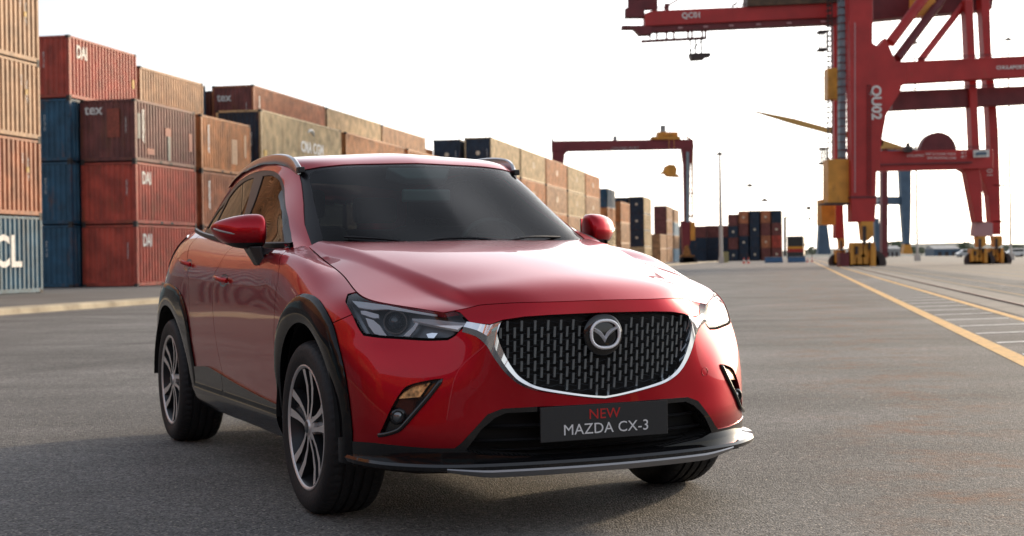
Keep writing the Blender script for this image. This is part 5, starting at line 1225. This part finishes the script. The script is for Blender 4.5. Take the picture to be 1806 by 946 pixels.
for i in range(-17, 18):
    y = i*.0236
    for j in range(-1, 9):
        z = .764-j*.0475-(.02375 if i % 2 else 0)
        ok = all(inside(GIN+[(-y2, z2) for y2, z2 in GIN[::-1]], (y, z+dz)) for dz in (-.017, .017))
        if abs(y)**2+(z-.703)**2 < .088**2: ok = False
        if not ok or cnt >= 290: continue
        p, n = on_front(y, z); o = bpy.data.objects.new('grille_bar', bme); o.location = (p.x-.014, y, z); o.rotation_euler = (0, 0, math.atan2(n.y, n.x)*.6); link(o, grille); cnt += 1
for r in range(15):
    z = .772-r*.0206; Pn = []
    for i in range(-40, 41):
        y = i*.0098
        if inside(GIN+[(-y2, z2) for y2, z2 in GIN[::-1]], (y, z)): p, n = on_front(y, z); Pn.append((p.x-.018, y, z+.0028*math.sin(i*1.3+r*math.pi)))
    if len(Pn) > 3: MB().tube(Pn, .0013, 4).build('grille_wire', mat('grille_wire_metal', (.05, .055, .06), rough=.4, metal=.6), grille)
# chrome wings and lower frame
CW_I = [(.478,.757),(.440,.7505),(.412,.7485)]+CH_IN; CW_O = [(.4975,.722),(.458,.706),(.432,.680)]+CH_OUT
ci = smooth_line(CW_I, 4, corners=(2, 3)); co_ = smooth_line(CW_O, 4)
V = []; rows = []
for (yi, zi), (yo, zo) in zip(ci, co_):
    pi, ni = on_front(yi, zi); po, no = on_front(yo, zo); pm = pi.lerp(po, .62); 
    w = (pi-po).length; k = min(1, w/.05)
    rows.append([po-no*.012, po+no*.003, pm+ni*(.006+.010*k), pi.lerp(po, .08)+ni*(.006+.006*k), pi-ni*.004, pi-ni*.030])
nR = len(rows)
for sg in (1, -1):
    base = len(V); V += [(p.x, p.y*sg, p.z) for r in rows for p in r]
F = []
for sg in range(2):
    b0 = sg*nR*6
    for i in range(nR-1):
        for j in range(5): F.append((b0+6*i+j, b0+6*i+j+1, b0+6*i+7+j, b0+6*i+6+j))
fr = MB(); fr.add(V, F); o = fr.build('chrome_frame', CHROME, car); auto_smooth(o, 28)
# emblem
EX = on_front(0, .703)[0].x
em = MB(); em.lathe([(0, .004), (.060, .003), (.074, -.001), (.080, -.008), (.080, -.03)], 48, 'x', (EX-.006, 0, .703)); emb = em.build('emblem', GLOSSB, car); auto_smooth(emb, 50)
ring = MB(); P = []
for i in range(48):
    t = 2*math.pi*i/48; c, s = math.cos(t), math.sin(t); e = 2/2.35
    P.append((EX+.004, .0565*abs(c)**e*(1 if c > 0 else -1), .703+.049*abs(s)**e*(1 if s > 0 else -1)))
ring.tube(P, .0062, 8, closed=True); ring.build('emblem_ring', mat('emblem_chrome', (.90, .90, .92), rough=.30, metal=.45), emb, smooth=True)
for s in (-1, 1):
    Wg = smooth_line([(0,.684),(.010,.699),(.023,.711),(.038,.719),(.054,.727)], 4); mb = MB(); rr = [.0115*(1-.5*(i/(len(Wg)-1))) for i in range(len(Wg))]
    V = []
    for (y, z), r in zip(Wg, rr): V += [(EX-.002, s*y, z+r), (EX+.010, s*y, z+r*.1), (EX-.002, s*y, z-r*1.1)]
    mb.add(V, [(3*i+j, 3*i+j+1, 3*i+4+j, 3*i+3+j) for i in range(len(Wg)-1) for j in range(2)]); auto_smooth(mb.build('emblem_wing', mat('emblem_chrome', (.92, .92, .93)), emb), 30)
LALL = grp['lens']+[f for n_ in LSUB for f in grp.get(n_, [])]
# --- headlights -----------------------------------------------------------------
ly = bmW.verts.layers.float_vector['nrm']
for sg in (-1, 1):
    hb = piece(bmW, LALL, 'headlight', mat('lamp_housing', (.11, .12, .13), rough=.35, metal=.6), car, sides=(sg,), off=-.055, flange=0, wall=-.05)[0]
    piece(bmW, LALL, 'lens', LENS, hb, sides=(sg,), off=-.003, flange=.0)
    piece(bmW, grp['seal'], 'lens_seal', mat('seal_rubber', (.006, .006, .006), rough=.9, spec=.05), hb, sides=(sg,), off=-.001, flange=.02)
    def hp(x, y, z, d=0): n = Vector((.66, .72, .2)).normalized(); return Vector((x-n.x*d, (y-n.y*d)*sg, z-n.z*d))
    c = hp(.535, .693, .760, .026); ax = Vector((.88, .42*sg, .0)).normalized()
    q = ax.to_track_quat('Y', 'Z').to_matrix().to_4x4(); T = Matrix.Translation(c) @ q
    def lathe_at(name, prof, m, parent, n=32, sm=True):
        mb = MB(); mb.lathe(prof, n, 'y'); me = mb.mesh(name); me.transform(T); o = meshobj(name, me, m, parent); auto_smooth(o, 40); return o
    lathe_at('projector_ring', [(.030, -.03), (.039, .000), (.043, .000), (.047, -.03)], GUN, hb)
    lathe_at('projector', [(0, .012), (.012, .010), (.023, .003), (.030, -.012)], mat('projector_glass', (.03, .04, .05), rough=.02, coat=1), hb)
    for nm, m, o_, dp in (('chrome_strip', mat('sky_white_chrome', (.9, .9, .92), rough=.2, coat=.6), lambda c: -.026+.7*max(0, .778-c.z), .012), ('boxref', mat('sky_white_chrome', (.9, .9, .92)), -.014, .01), ('leftref', mat('reflector_sky_white', (.93, .94, .96), rough=.3, metal=0, coat=.5), -.018, .012), ('rightref', mat('reflector_sky_white', (.62, .63, .65)), -.020, .012), ('sky_glare', mat('reflector_sky_white', (.85, .86, .88)), -.007, .006), ('botref', GUN, -.014, .008), ('cornerref', CHROME, -.020, .01), ('outerdark', GUN, -.014, .01)):  # near-white colours stand in for sky reflected in the lamp's chrome
        if grp.get(nm): piece(bmW, grp[nm], {'chrome_strip': 'chrome_strip', 'sky_glare': 'sky_glare_band'}.get(nm, 'reflector'), m, hb, sides=(sg,), off=o_, flange=dp)
# --- fog lamp niches, lower intake, splitter ---------------------------------------
for sg in (-1, 1):
    fb = piece(bmW, grp['fog'], 'fog_light', GLOSSB, car, sides=(sg,), off=-.020, flange=0, wall=-.018)[0]
    piece(bmW, grp['amber'], 'indicator_lens', AMB, fb, sides=(sg,), off=-.006, flange=.012)
    c = Vector((.626, .713*sg, .427)); n = Vector((.80, .58*sg, 0)).normalized(); T = Matrix.Translation(c-n*.012) @ Vector((.95, .28*sg, 0)).normalized().to_track_quat('Y', 'Z').to_matrix().to_4x4()
    for nm, prof, m in (('fog_bezel', [(.019, 0), (.022, .010), (.027, .008), (.031, -.008)], GLOSSB), ('fog_bulb', [(0, .006), (.012, .005), (.020, 0)], mat('fog_glass', (.20, .21, .22), rough=.08, metal=.7))):
        mb = MB(); mb.lathe(prof, 28, 'y'); me = mb.mesh(nm); me.transform(T); auto_smooth(meshobj(nm, me, m, fb), 40)
    P = [(.714,.570,.561),(.693,.616,.497),(.665,.666,.433),(.643,.698,.391),(.627,.717,.376),(.596,.745,.364),(.573,.764,.360)]
    Q = smooth_line(P, 4); mb = MB(); mb.tube([(x+.001, (y+.004)*sg, z) for x, y, z in Q], [.0085 if 0 < i < len(Q)-1 else .002 for i in range(len(Q))], 8); mb.build('fog_trim', GLOSSB, fb, smooth=True)
    c, n = on_front(.472*sg, .541); T = Matrix.Translation(c+n*.0005) @ n.to_track_quat('Y', 'Z').to_matrix().to_4x4()
    mb = MB(); mb.lathe([(.0155, -.002), (.0160, .0012), (.0172, .0012), (.0177, -.002)], 28, 'y'); me = mb.mesh('parking_sensor'); me.transform(T); meshobj('parking_sensor', me, PAINT, car, smooth=True)
it = piece(bmW, grp['intake'], 'lower_intake', MATTB, car, join=True, off=-.075, flange=0, wall=-.07)[0]
for z, y1, w in ((.385, .44, .014), (.335, .495, .012), (.300, .40, .008)):
    P = []
    for i in range(-24, 25): y = y1*i/24; p, n = on_front(y, z); P.append((p.x-.030-.025*(abs(i)/24)**6, y, z))
    V = []
    for p in P: V += [(p[0], p[1], p[2]+w/2), (p[0]+.010, p[1], p[2]), (p[0], p[1], p[2]-w/2), (p[0]-.04, p[1], p[2])]
    mb = MB(); mb.add(V, [(4*i+j, 4*i+(j+1) % 4, 4*i+4+(j+1) % 4, 4*i+4+j) for i in range(48) for j in range(4)]); mb.build('intake_slat', SATIN, it)
def sweep(path, prof, closed=True):
    """path of (x, y, z, nx, ny); prof of (out, up)"""
    V = []; k = len(prof)
    for x, y, z, nx, ny, so, sz in path: V += [(x+nx*a*so, y+ny*a*so, z+b*sz) for a, b in prof]
    n = len(path); F = [(k*i+j, k*i+(j+1) % k, k*i+k+(j+1) % k, k*i+k+j) for i in range(n-1) for j in range(k)]
    F += [tuple(range(k)), tuple(range((n-1)*k+k-1, (n-1)*k-1, -1))]; return MB().add(V, F)
LIP = [(.872,0,.262),(.862,.2,.262),(.832,.4,.262),(.788,.56,.263),(.730,.675,.266),(.646,.768,.270),(.55,.820,.274),(.45,.844,.278),(.385,.848,.281)]
Q = smooth_line([p for p in LIP[:0:-1]]+[(x, y, z) for x, y, z in LIP][:1]+[(x, -y, z) for x, y, z in LIP[1:]], 5)
path = []
for i, p in enumerate(Q):
    a, b = Q[max(i-1, 0)], Q[min(i+1, len(Q)-1)]; t = Vector((b[0]-a[0], b[1]-a[1], 0)).normalized(); n = Vector((-t.y, t.x, 0))
    if n.x*1+abs(p[1])*n.y*(1 if p[1] > 0 else -1) < 0: n = -n
    path.append((p[0], p[1], p[2], n.x, n.y, 1, 1))
o = sweep(path, [(-.07, .018), (-.03, .010), (-.004, .004), (0, -.006), (-.004, -.020), (-.02, -.024), (-.09, -.024)]).build('splitter', GLOSSB, car); auto_smooth(o, 35)
ph = [tuple(p[:5])+(1, 1-.55*max(0, (abs(p[1])-.45)/.16)) for p in path if abs(p[1]) < .605]
o = sweep(ph, [(-.010, -.019), (-.001, -.019), (.001, -.026), (-.010, -.046), (-.050, -.050), (-.060, -.019)]).build('splitter_insert', SILV, car); auto_smooth(o, 35)
MB().prism([(.84, -.15), (.80, -.4), (.70, -.66), (.45, -.80), (.38, -.80), (.38, .80), (.45, .80), (.70, .66), (.80, .4), (.84, .15)], .232, .25).build('undertray', MATTB, car)
# number plate
pl = MB(); pl.box(.838, .846, -.2585, .2585, .329, .453); plo = pl.build('number_plate', PLATE, car, bevel=.002)
PR = mat('plate_red', (.55, .012, .012), rough=.5); PWH = mat('plate_white', (.78, .78, .78), rough=.5)
text('NEW', .051, PR, plo, frame((.8465, -.004, .4175), (0, 1, 0), (0, 0, 1)), sx=1.08, depth=.0006, spacing=1.02)
text('MAZDA CX-3', .0535, PWH, plo, frame((.8465, .004, .3665), (0, 1, 0), (0, 0, 1)), sx=1.07, depth=.0006, spacing=1.02)
# --- door handles ----------------------------------------------------------------
def on_side(x, z):
    m_ = np.abs(_PW[:, 0]-x) < .08; P = _PW[m_]; N_ = _NW[m_]; d = (P[:, 0]-x)**2+(P[:, 2]-z)**2; ii = np.argsort(d)[:4]; w = 1/(d[ii]+1e-7); w /= w.sum()
    p = (w[:, None]*P[ii]).sum(0); n = (w[:, None]*N_[ii]).sum(0); n = n/np.linalg.norm(n); n = n if n[1] > 0 else -n; return Vector((x, p[1], z)), Vector(n)
for (x0, x1, z0, z1), dn in (((-1.42,-1.20,.902,.888), 'front_door'), ((-2.24,-2.03,.975,.962), 'rear_door')):
    for k, s in enumerate((-1, 1)):
        par = LP[dn][k]; P = []; Pp = []
        for i in range(9):
            t = i/8; p, n = on_side(x0+(x1-x0)*t, z0+(z1-z0)*t); h = .034*math.sin(math.pi*min(1, max(0, (t*.94+.03))))**.55; P.append((p.x, (p.y+n.y*h)*s, p.z+n.z*h))
        mb = MB(); V = []
        for p in P: V += [(p[0], p[1], p[2]+.011), (p[0], p[1]+.007*s, p[2]+.003), (p[0], p[1]+.005*s, p[2]-.010), (p[0], p[1]-.006*s, p[2]-.008), (p[0], p[1]-.006*s, p[2]+.008)]
        mb.add(V, [(5*i+j, 5*i+(j+1) % 5, 5*i+5+(j+1) % 5, 5*i+5+j) for i in range(8) for j in range(5)]+[(0, 1, 2, 3, 4), (44, 43, 42, 41, 40)]); auto_smooth(mb.build('handle', PAINT, par), 50)
        cx, cz = (x0+x1)/2+.02, (z0+z1)/2-.004; mb = MB(); V = []; F = []
        for r in (0, 1):
            for i in range(20):
                t = 2*math.pi*i/20; p, n = on_side(cx+.078*math.cos(t), cz+.030*math.sin(t)); V.append((p.x, (p.y+.0012)*s, p.z))
        V = V[:20]; p, n = on_side(cx, cz); V.append((p.x, (p.y-.002)*s, p.z)); F = [(i, (i+1) % 20, 20) for i in range(20)]
        mb.add(V, F); mb.build('handle_recess', mat('recess_shade_red', (.05, .002, .004), rough=.3, coat=1), par, smooth=True)  # dark red patch: shade behind the handle painted on
# --- mirrors --------------------------------------------------------------------
def mirror_section(y, cx, cz, rx, rz, n=28):
    out = []
    for i in range(n):
        t = 2*math.pi*i/n; c, s = math.cos(t), math.sin(t); e = .8 if c > 0 else .42
        out.append((cx+rx*(abs(c)**e)*(1 if c > 0 else -1)*(1 if c > 0 else .75), y, cz+rz*abs(s)**.85*(1 if s > 0 else -1)))
    return out
MS = [(.806,-.752,1.112,.04,.045),(.812,-.752,1.111,.066,.068),(.826,-.754,1.111,.075,.074),(.845,-.757,1.110,.079,.0765),(.88,-.770,1.109,.082,.0765),(.92,-.790,1.109,.080,.070),(.955,-.815,1.112,.072,.058),(.985,-.846,1.118,.056,.042),(1.003,-.872,1.124,.036,.026),(1.010,-.885,1.127,.010,.008)]
for s in (-1, 1):
    _t = np.cumsum([0]+[abs(b[0]-a[0])+.012 for a, b in zip(MS[:-1], MS[1:])]); secs = np.stack([np.interp(np.linspace(0, _t[-1], 30), _t, np.array(MS)[:, k_]) for k_ in range(5)], 1); secs = blur(secs, 0, 2)
    V = [];  n = 28
    for r in secs: V += [(p[0], p[1]*s, p[2]) for p in mirror_section(*r, n)]
    F = [(n*i+j, n*i+(j+1) % n, n*i+n+(j+1) % n, n*i+n+j) for i in range(29) for j in range(n)]+[tuple(range(n)), tuple(range(30*n-1, 29*n-1, -1))]
    mb = MB(); mb.add(V, F); me = mb.mesh('mirror'); bm = bmesh.new(); bm.from_mesh(me)
    bmesh.ops.bisect_plane(bm, geom=bm.faces[:]+bm.edges[:]+bm.verts[:], plane_co=(0, 0, 1.060), plane_no=Vector((0, 0, 1)))
    bmesh.ops.bisect_plane(bm, geom=bm.faces[:]+bm.edges[:]+bm.verts[:], plane_co=(-.70, 0, 1.092), plane_no=Vector((.26, -.08*s, 1)).normalized())
    bm.to_mesh(me); bm.free()
    me.materials.append(PAINT); me.materials.append(SATIN); me.materials.append(CHROME)
    for p in me.polygons:
        c = p.center
        if c.z < 1.060: p.material_index = 1
    mo = meshobj('mirror', me, None, car); mo.location = (-.06, -.012*s, 0); mo.data.shade_smooth()
    g = MB(); P = [(-.842+(-.06)*((y-.83)/.14), y*s, z) for y, z in ((.830,1.055),(.830,1.165),(.90,1.170),(.955,1.155),(.965,1.125),(.955,1.075),(.90,1.052))]
    g.add([(x, y, z) for x, y, z in P]+[(x-.01, y, z) for x, y, z in P], [tuple(range(7)), tuple(range(13, 6, -1))]+[(i, (i+1) % 7, 7+(i+1) % 7, 7+i) for i in range(7)]); g.build('mirror_glass', mat('mirror_glass', (.6, .6, .6), rough=.02, metal=1), mo)
    g = MB(); Q = []
    for (x, y, z) in [(-.700,.850,1.088),(-.712,.90,1.093),(-.742,.945,1.100),(-.79,.985,1.112),(-.845,1.006,1.124)]: Q.append((x+.002, y*s, z))
    g.tube(smooth_line(Q, 4), .0045, 8); g.build('indicator_strip', mat('indicator_clear', (.35, .33, .32), rough=.1, coat=1), mo, smooth=True)
    a = MB(); 
    top = [(-.86,.830),(-.70,.826),(-.66,.850),(-.72,.885),(-.86,.880)]; bot = [(-.745,.815),(-.665,.812),(-.640,.826),(-.665,.858),(-.735,.860)]
    V = [(x, y*s, 1.045) for x, y in top]+[(x, y*s, .962) for x, y in bot]; a.add(V, [tuple(range(5)), tuple(range(9, 4, -1))]+[(i, (i+1) % 5, 5+(i+1) % 5, 5+i) for i in range(5)])
    a.add([(-.70,.80*s,1.035),(-.60,.775*s,1.03),(-.60,.80*s,1.02),(-.68,.86*s,1.00),(-.74,.86*s,1.04)], [(0,1,2,3,4)])
    a.build('mirror_foot', SATIN, mo, bevel=.006)
# --- roof rails -------------------------------------------------------------------
for s in (-1, 1):
    cr_ = smooth_line([(-1.085,.546,1.408),(-1.105,.550,1.428),(-1.15,.556,1.457),(-1.25,.562,1.481),(-1.45,.566,1.497),(-1.70,.564,1.497),(-1.95,.556,1.483),(-2.20,.545,1.455),(-2.42,.533,1.417),(-2.50,.528,1.396)], 4)
    V = []
    for x, y, z in cr_:
        zr = float(np.interp(-x, [1.08,1.115,1.2,1.38,1.66,2.1,2.55], [1.388,1.402,1.433,1.460,1.474,1.460,1.410])); zb = min(zr-.004, z-.004)
        V += [(x, (y-.011)*s, zb), (x, (y-.010)*s, z-.005), (x, (y-.003)*s, z), (x, (y+.007)*s, z-.002), (x, (y+.011)*s, z-.009), (x, (y+.012)*s, zb-.010)]
    n = len(cr_); mb = MB(); mb.add(V, [(6*i+j, 6*i+(j+1) % 6, 6*i+6+(j+1) % 6, 6*i+6+j) for i in range(n-1) for j in range(6)]+[tuple(range(6)), tuple(range(6*n-1, 6*n-7, -1))])
    rl = mb.build('roof_rail', mat('rail_silver', (.55, .55, .56), rough=.22, metal=.9), car); auto_smooth(rl, 40)
    b = MB(); b.box(-1.10, -1.055, .532*s if s > 0 else .532*s-.03, .562*s if s > 0 else .562*s+.03, 1.385, 1.412); b.build('rail_end_cap', SATIN, rl, bevel=.004)
# --- wipers, cabin fittings ----------------------------------------------------------
for P, nm in (([(-.34,-.22,1.040),(-.40,-.38,1.066),(-.47,-.54,1.078)], 'wiper'), ([(-.315,.14,1.046),(-.35,.02,1.066),(-.375,-.12,1.066),(-.38,-.2,1.055)], 'wiper'), ([(-.32,.12,1.046),(-.37,.28,1.070),(-.46,.48,1.070)], 'wiper')):
    MB().tube(smooth_line(P, 5), .006, 6).build(nm, SATIN, car)
d = MB(); prof = [(-.42,.93),(-.50,1.02),(-.62,1.045),(-.80,1.035),(-.86,1.0),(-.88,.90),(-.86,.72),(-.42,.72)]
V = [(x, y, z) for y in (-.68, .68) for x, z in prof]; k = len(prof); d.add(V, [tuple(range(k)), tuple(range(2*k-1, k-1, -1))]+[(i, (i+1) % k, k+(i+1) % k, k+i) for i in range(k)]); d.build('dashboard', DASH, car)
def seat(x, y, hz=1.0):
    m = MB(); m.box(x-.50, x, y-.24, y+.24, .55, .68); st = m.build('seat', SEAT, car, bevel=.03)
    m = MB(); P = [(x-.42,.66),(x-.60,1.16),(x-.72,1.14),(x-.56,.64)]; V = [(a, b, c) for b in (y-.23, y+.23) for a, c in P]; m.add(V, [(0,1,2,3),(7,6,5,4)]+[(i, (i+1) % 4, 4+(i+1) % 4, 4+i) for i in range(4)]); m.build('seat_back', SEAT, st, bevel=.04)
    m = MB(); m.box(x-.74, x-.64, y-.13, y+.13, 1.19, 1.34); m.build('headrest', SEAT, st, bevel=.03)
for y in (-.36, .36): seat(-1.05, y); seat(-1.95, y)
m = MB(); P = [(-.90+.19*math.sin(R(68))*math.cos(t)*0-.06*math.sin(t), -.36+0+.185*math.cos(t), .985+.175*math.sin(t)) for t in [2*math.pi*i/28 for i in range(28)]]
P = [(x, -y, z) for x, y, z in P]
m.tube([(x, y, z) for x, y, z in P], .015, 8, closed=True); m.build('steering_wheel', DASH, car, smooth=True)
MB().box(-2.95, -.45, -.70, .70, .42, .50).build('floor_panel', MATTB, car); 
V = MB(); V.box(-3.05, .62, -.60, .60, .24, .40); V.build('underbody', MATTB, car)
m = MB(); P = [(-.985,1.412),(-.885,1.358),(-.905,1.325),(-1.02,1.352)]
V = [(x, y+(.06*(1 if y < 0 else -1) if i_ > 0 and i_ < 3 else 0), z) for y in (-.16, .16) for i_, (x, z) in enumerate(P)]; m.add(V, [(0,1,2,3),(7,6,5,4)]+[(i, (i+1) % 4, 4+(i+1) % 4, 4+i) for i in range(4)]); m.build('sensor_housing', mat('housing_grey', (.16, .16, .165), rough=.5), car, bevel=.01)
MB().box(-.93, -.90, -.11, .13, 1.245, 1.305).build('interior_mirror', mat('mirror_back', (.14, .16, .16), rough=.4), car, bevel=.01)
hl_ = MB(); V = []
for x, z in ((-1.10,1.425),(-1.4,1.46),(-2.0,1.47),(-2.6,1.42)):
    for y in (-.5, -.25, 0, .25, .5): V.append((x, y, z-.35*(y*y)*.5))
hl_.add(V, [(5*i+j, 5*i+j+1, 5*i+6+j, 5*i+5+j) for i in range(3) for j in range(4)]); hl_.build('headlining', SEAT, car)
# --- wheel arches liners and wheels -----------------------------------------------------
for cx, rl, rr in ((.01, .40, .395), (-2.56, .46, .46)):
    for s in (-1, 1):
        m = MB(); V = []; n = 20
        for y in (.50, .868 if cx > -1 else .862):
            for i in range(n+1):
                t = math.pi*i/n; V.append((cx+(rr if i < n/2 else rl)*math.cos(t), y*s, .34+.405*math.sin(t)))
        F = [(i, i+1, n+2+i, n+1+i) for i in range(n)]+[tuple(range(n+1))]; m.add(V, F); m.build('wheel_well', MATTB, car)
MACH = mat('machined_alloy', (.72, .70, .68), rough=.38, metal=.6); POCK = mat('dark_alloy', (.03, .032, .035), rough=.35, metal=.5)
def wheel_parts():
    rim = MB(); rim.lathe([(.243,-.100),(.243,-.112),(.239,-.1135),(.2345,-.112),(.229,-.106),(.224,-.090),(.214,-.075),(.208,.02),(.215,.095),(.238,.10)], 64, 'y'); rim_me = rim.mesh('wheel'); 
    rim_me.materials.append(POCK); rim_me.materials.append(MACH)
    for p in rim_me.polygons:
        if math.hypot(p.center.x, p.center.z) > .2312 and p.center.y < -.105: p.material_index = 1
    prof = [(.232,-.100),(.240,-.1085),(.248,-.1115),(.256,-.1155),(.275,-.1205),(.295,-.121),(.310,-.1165),(.322,-.107),(.330,-.094),(.3345,-.080),(.3355,-.064),(.329,-.062),(.329,-.054),(.3362,-.052),(.3365,-.026),(.329,-.024),(.329,-.015),(.3367,-.013),(.3367,.013),(.329,.015),(.329,.024),(.3365,.026),(.3362,.052),(.329,.054),(.329,.062),(.3355,.064),(.3345,.080),(.330,.094),(.322,.107),(.305,.118),(.275,.119),(.248,.110),(.232,.10)]
    t = MB(); n = 180; V = []
    for j in range(n):
        a = 2*math.pi*j/n
        for k_, (r, y) in enumerate(prof):
            if k_ in (8, 9, 10) or k_ in (25, 26, 27): r -= .005 if j % 3 == 0 else 0
            if k_ in (13, 14, 20, 21) and (j+k_) % 6 == 0: r -= .003
            V.append((r*math.cos(a), y, r*math.sin(a)))
    m_ = len(prof); F = [(j*m_+i, j*m_+i+1, ((j+1) % n)*m_+i+1, ((j+1) % n)*m_+i) for j in range(n) for i in range(m_-1)]; t.add(V, F); tyre = t.mesh('tyre'); tyre.materials.append(RUB)
    # one arm of a split spoke: machined face, dark flanks
    def arm(a0, a1, w0, w1):
        V = []; 
        q0 = (.040*math.cos(a0), .040*math.sin(a0)); q1 = (.226*math.cos(a1), .226*math.sin(a1))
        for k_, (f_, w, y) in enumerate(((0, w0, -.098), (.33, w0*.95, -.093), (.66, (w0+w1)/2, -.095), (1, w1, -.106))):
            px_, py_ = q0[0]+(q1[0]-q0[0])*f_, q0[1]+(q1[1]-q0[1])*f_; rr = math.hypot(px_, py_); dd_ = math.hypot(q1[0]-q0[0], q1[1]-q0[1]); c, s = (q1[0]-q0[0])/dd_, (q1[1]-q0[1])/dd_
            for sd, yy, ww in ((-1, y, w), (1, y, w), (1, y+.035, w*1.25), (-1, y+.035, w*1.25)): V.append((px_-sd*ww/2*s, yy, py_+sd*ww/2*c))
        F = [(4*i+j, 4*i+(j+1) % 4, 4*i+4+(j+1) % 4, 4*i+4+j) for i in range(3) for j in range(4)]+[(0,1,2,3),(15,14,13,12)]
        m = MB(); m.add(V, F); me = m.mesh('spoke'); me.materials.append(POCK); me.materials.append(MACH)
        for p in me.polygons:
            if p.normal.y < -.6: p.material_index = 1
        return me
    arms = []
    for k_ in range(5):
        th = R(90+72*k_); arms += [arm(th-R(24), th-R(11), .018, .034), arm(th+R(24), th+R(11), .018, .034)]
    ins = []
    for k_ in range(5):
        th = R(90+72*k_); V = []
        for rr, a0, a1, y in ((.045, -22, 22, -.086), (.13, -12, 12, -.084), (.224, -9, 9, -.094)):
            for a, dy in ((th+R(a0), 0), (th+R((a0+a1)/2), .006), (th+R(a1), 0)): V.append((rr*math.cos(a), y+dy, rr*math.sin(a)))
        m = MB(); m.add(V+[(x, y+.02, z) for x, y, z in V], [(0,1,4,3),(1,2,5,4),(3,4,7,6),(4,5,8,7),(9,12,13,10),(10,13,14,11),(12,15,16,13),(13,16,17,14),(0,3,12,9),(3,6,15,12),(2,11,14,5),(5,14,17,8)])
        me = m.mesh('spoke_insert'); me.materials.append(mat('insert_gloss', (.02, .021, .023), rough=.18, coat=.5)); ins.append(me)
    hub = MB(); hub.lathe([(0,-.108),(.026,-.107),(.030,-.100),(.034,-.099),(.052,-.094),(.056,-.06)], 40, 'y'); hub_me = hub.mesh('wheel_hub'); hub_me.materials.append(MACH)
    cap = MB(); cap.lathe([(0,-.1105),(.020,-.1100),(.0245,-.1075)], 32, 'y'); cap_me = cap.mesh('centre_cap'); cap_me.materials.append(GUN)
    ds = MB(); ds.lathe([(.05,-.012),(.14,-.012),(.14,.010),(.05,.010)], 48, 'y', closed=True); disc = ds.mesh('brake_disc'); disc.materials.append(mat('brake_steel', (.16, .155, .15), rough=.4, metal=.8))
    bk = MB(); bk.lathe([(0,.0),(.21,.0),(.21,.05)], 40, 'y'); back = bk.mesh('brake_backing'); back.materials.append(MATTB)
    cl = MB(); cl.prism([(.09+.0, .03), (.15, .05), (.16, 0), (.15, -.05), (.09, -.03)], -.04, .03, lambda p, z: (p[0], z, p[1])); cal = cl.mesh('brake_caliper'); cal.materials.append(SATIN)
    nts = MB()
    for k_ in range(5): a = R(90+36+72*k_); nts.lathe([(0,-.006),(.008,-.006),(.009,.02)], 8, 'y', (.036*math.cos(a), -.094, .036*math.sin(a)))
    nt_me = nts.mesh('wheel_nut'); nt_me.materials.append(GUN)
    return rim_me, [('tyre', tyre), ('wheel_hub', hub_me), ('centre_cap', cap_me), ('brake_disc', disc), ('brake_backing', back), ('brake_caliper', cal)]+[('spoke', a) for a in arms]+[('spoke_insert', a) for a in ins]
rim_me, subs = wheel_parts()
for me in [rim_me]+[m for _, m in subs]:
    bm = bmesh.new(); bm.from_mesh(me)
    for e in bm.edges: e.smooth = not (len(e.link_faces) == 2 and e.calc_face_angle(0) > R(38))
    bm.to_mesh(me); bm.free(); me.shade_smooth() if False else None
    for p in me.polygons: p.use_smooth = True
for x, spin in ((0, 3), (-2.57, 21)):
    for s in (-1, 1):
        w = bpy.data.objects.new('wheel', rim_me); link(w, car); w.location = (x, .748*s, .3355); w.rotation_euler = (0, R(spin*1.0), math.pi if s > 0 else 0)
        for nm, me in subs: link(bpy.data.objects.new(nm, me), w)

# joined pieces too small to pick apart one by one
for o in bpy.data.objects:
    if o.type == 'MESH' and o.parent is not None and o.name.split('.')[0] in ('corner_casting', 'rail_frame', 'wheel_set', 'tyre_set', 'crown', 'handrail', 'ladder', 'stair_cage', 'stair_tower', 'lift_tie', 'mast_collar', 'boom_walkway', 'boom_tip', 'bogie', 'drive_motor', 'air_unit', 'trolley', 'trolley_machinery', 'operator_cab', 'wheel_truck', 'drive_housing', 'hook_block', 'jib', 'platform'):
        o['kind'] = 'stuff'
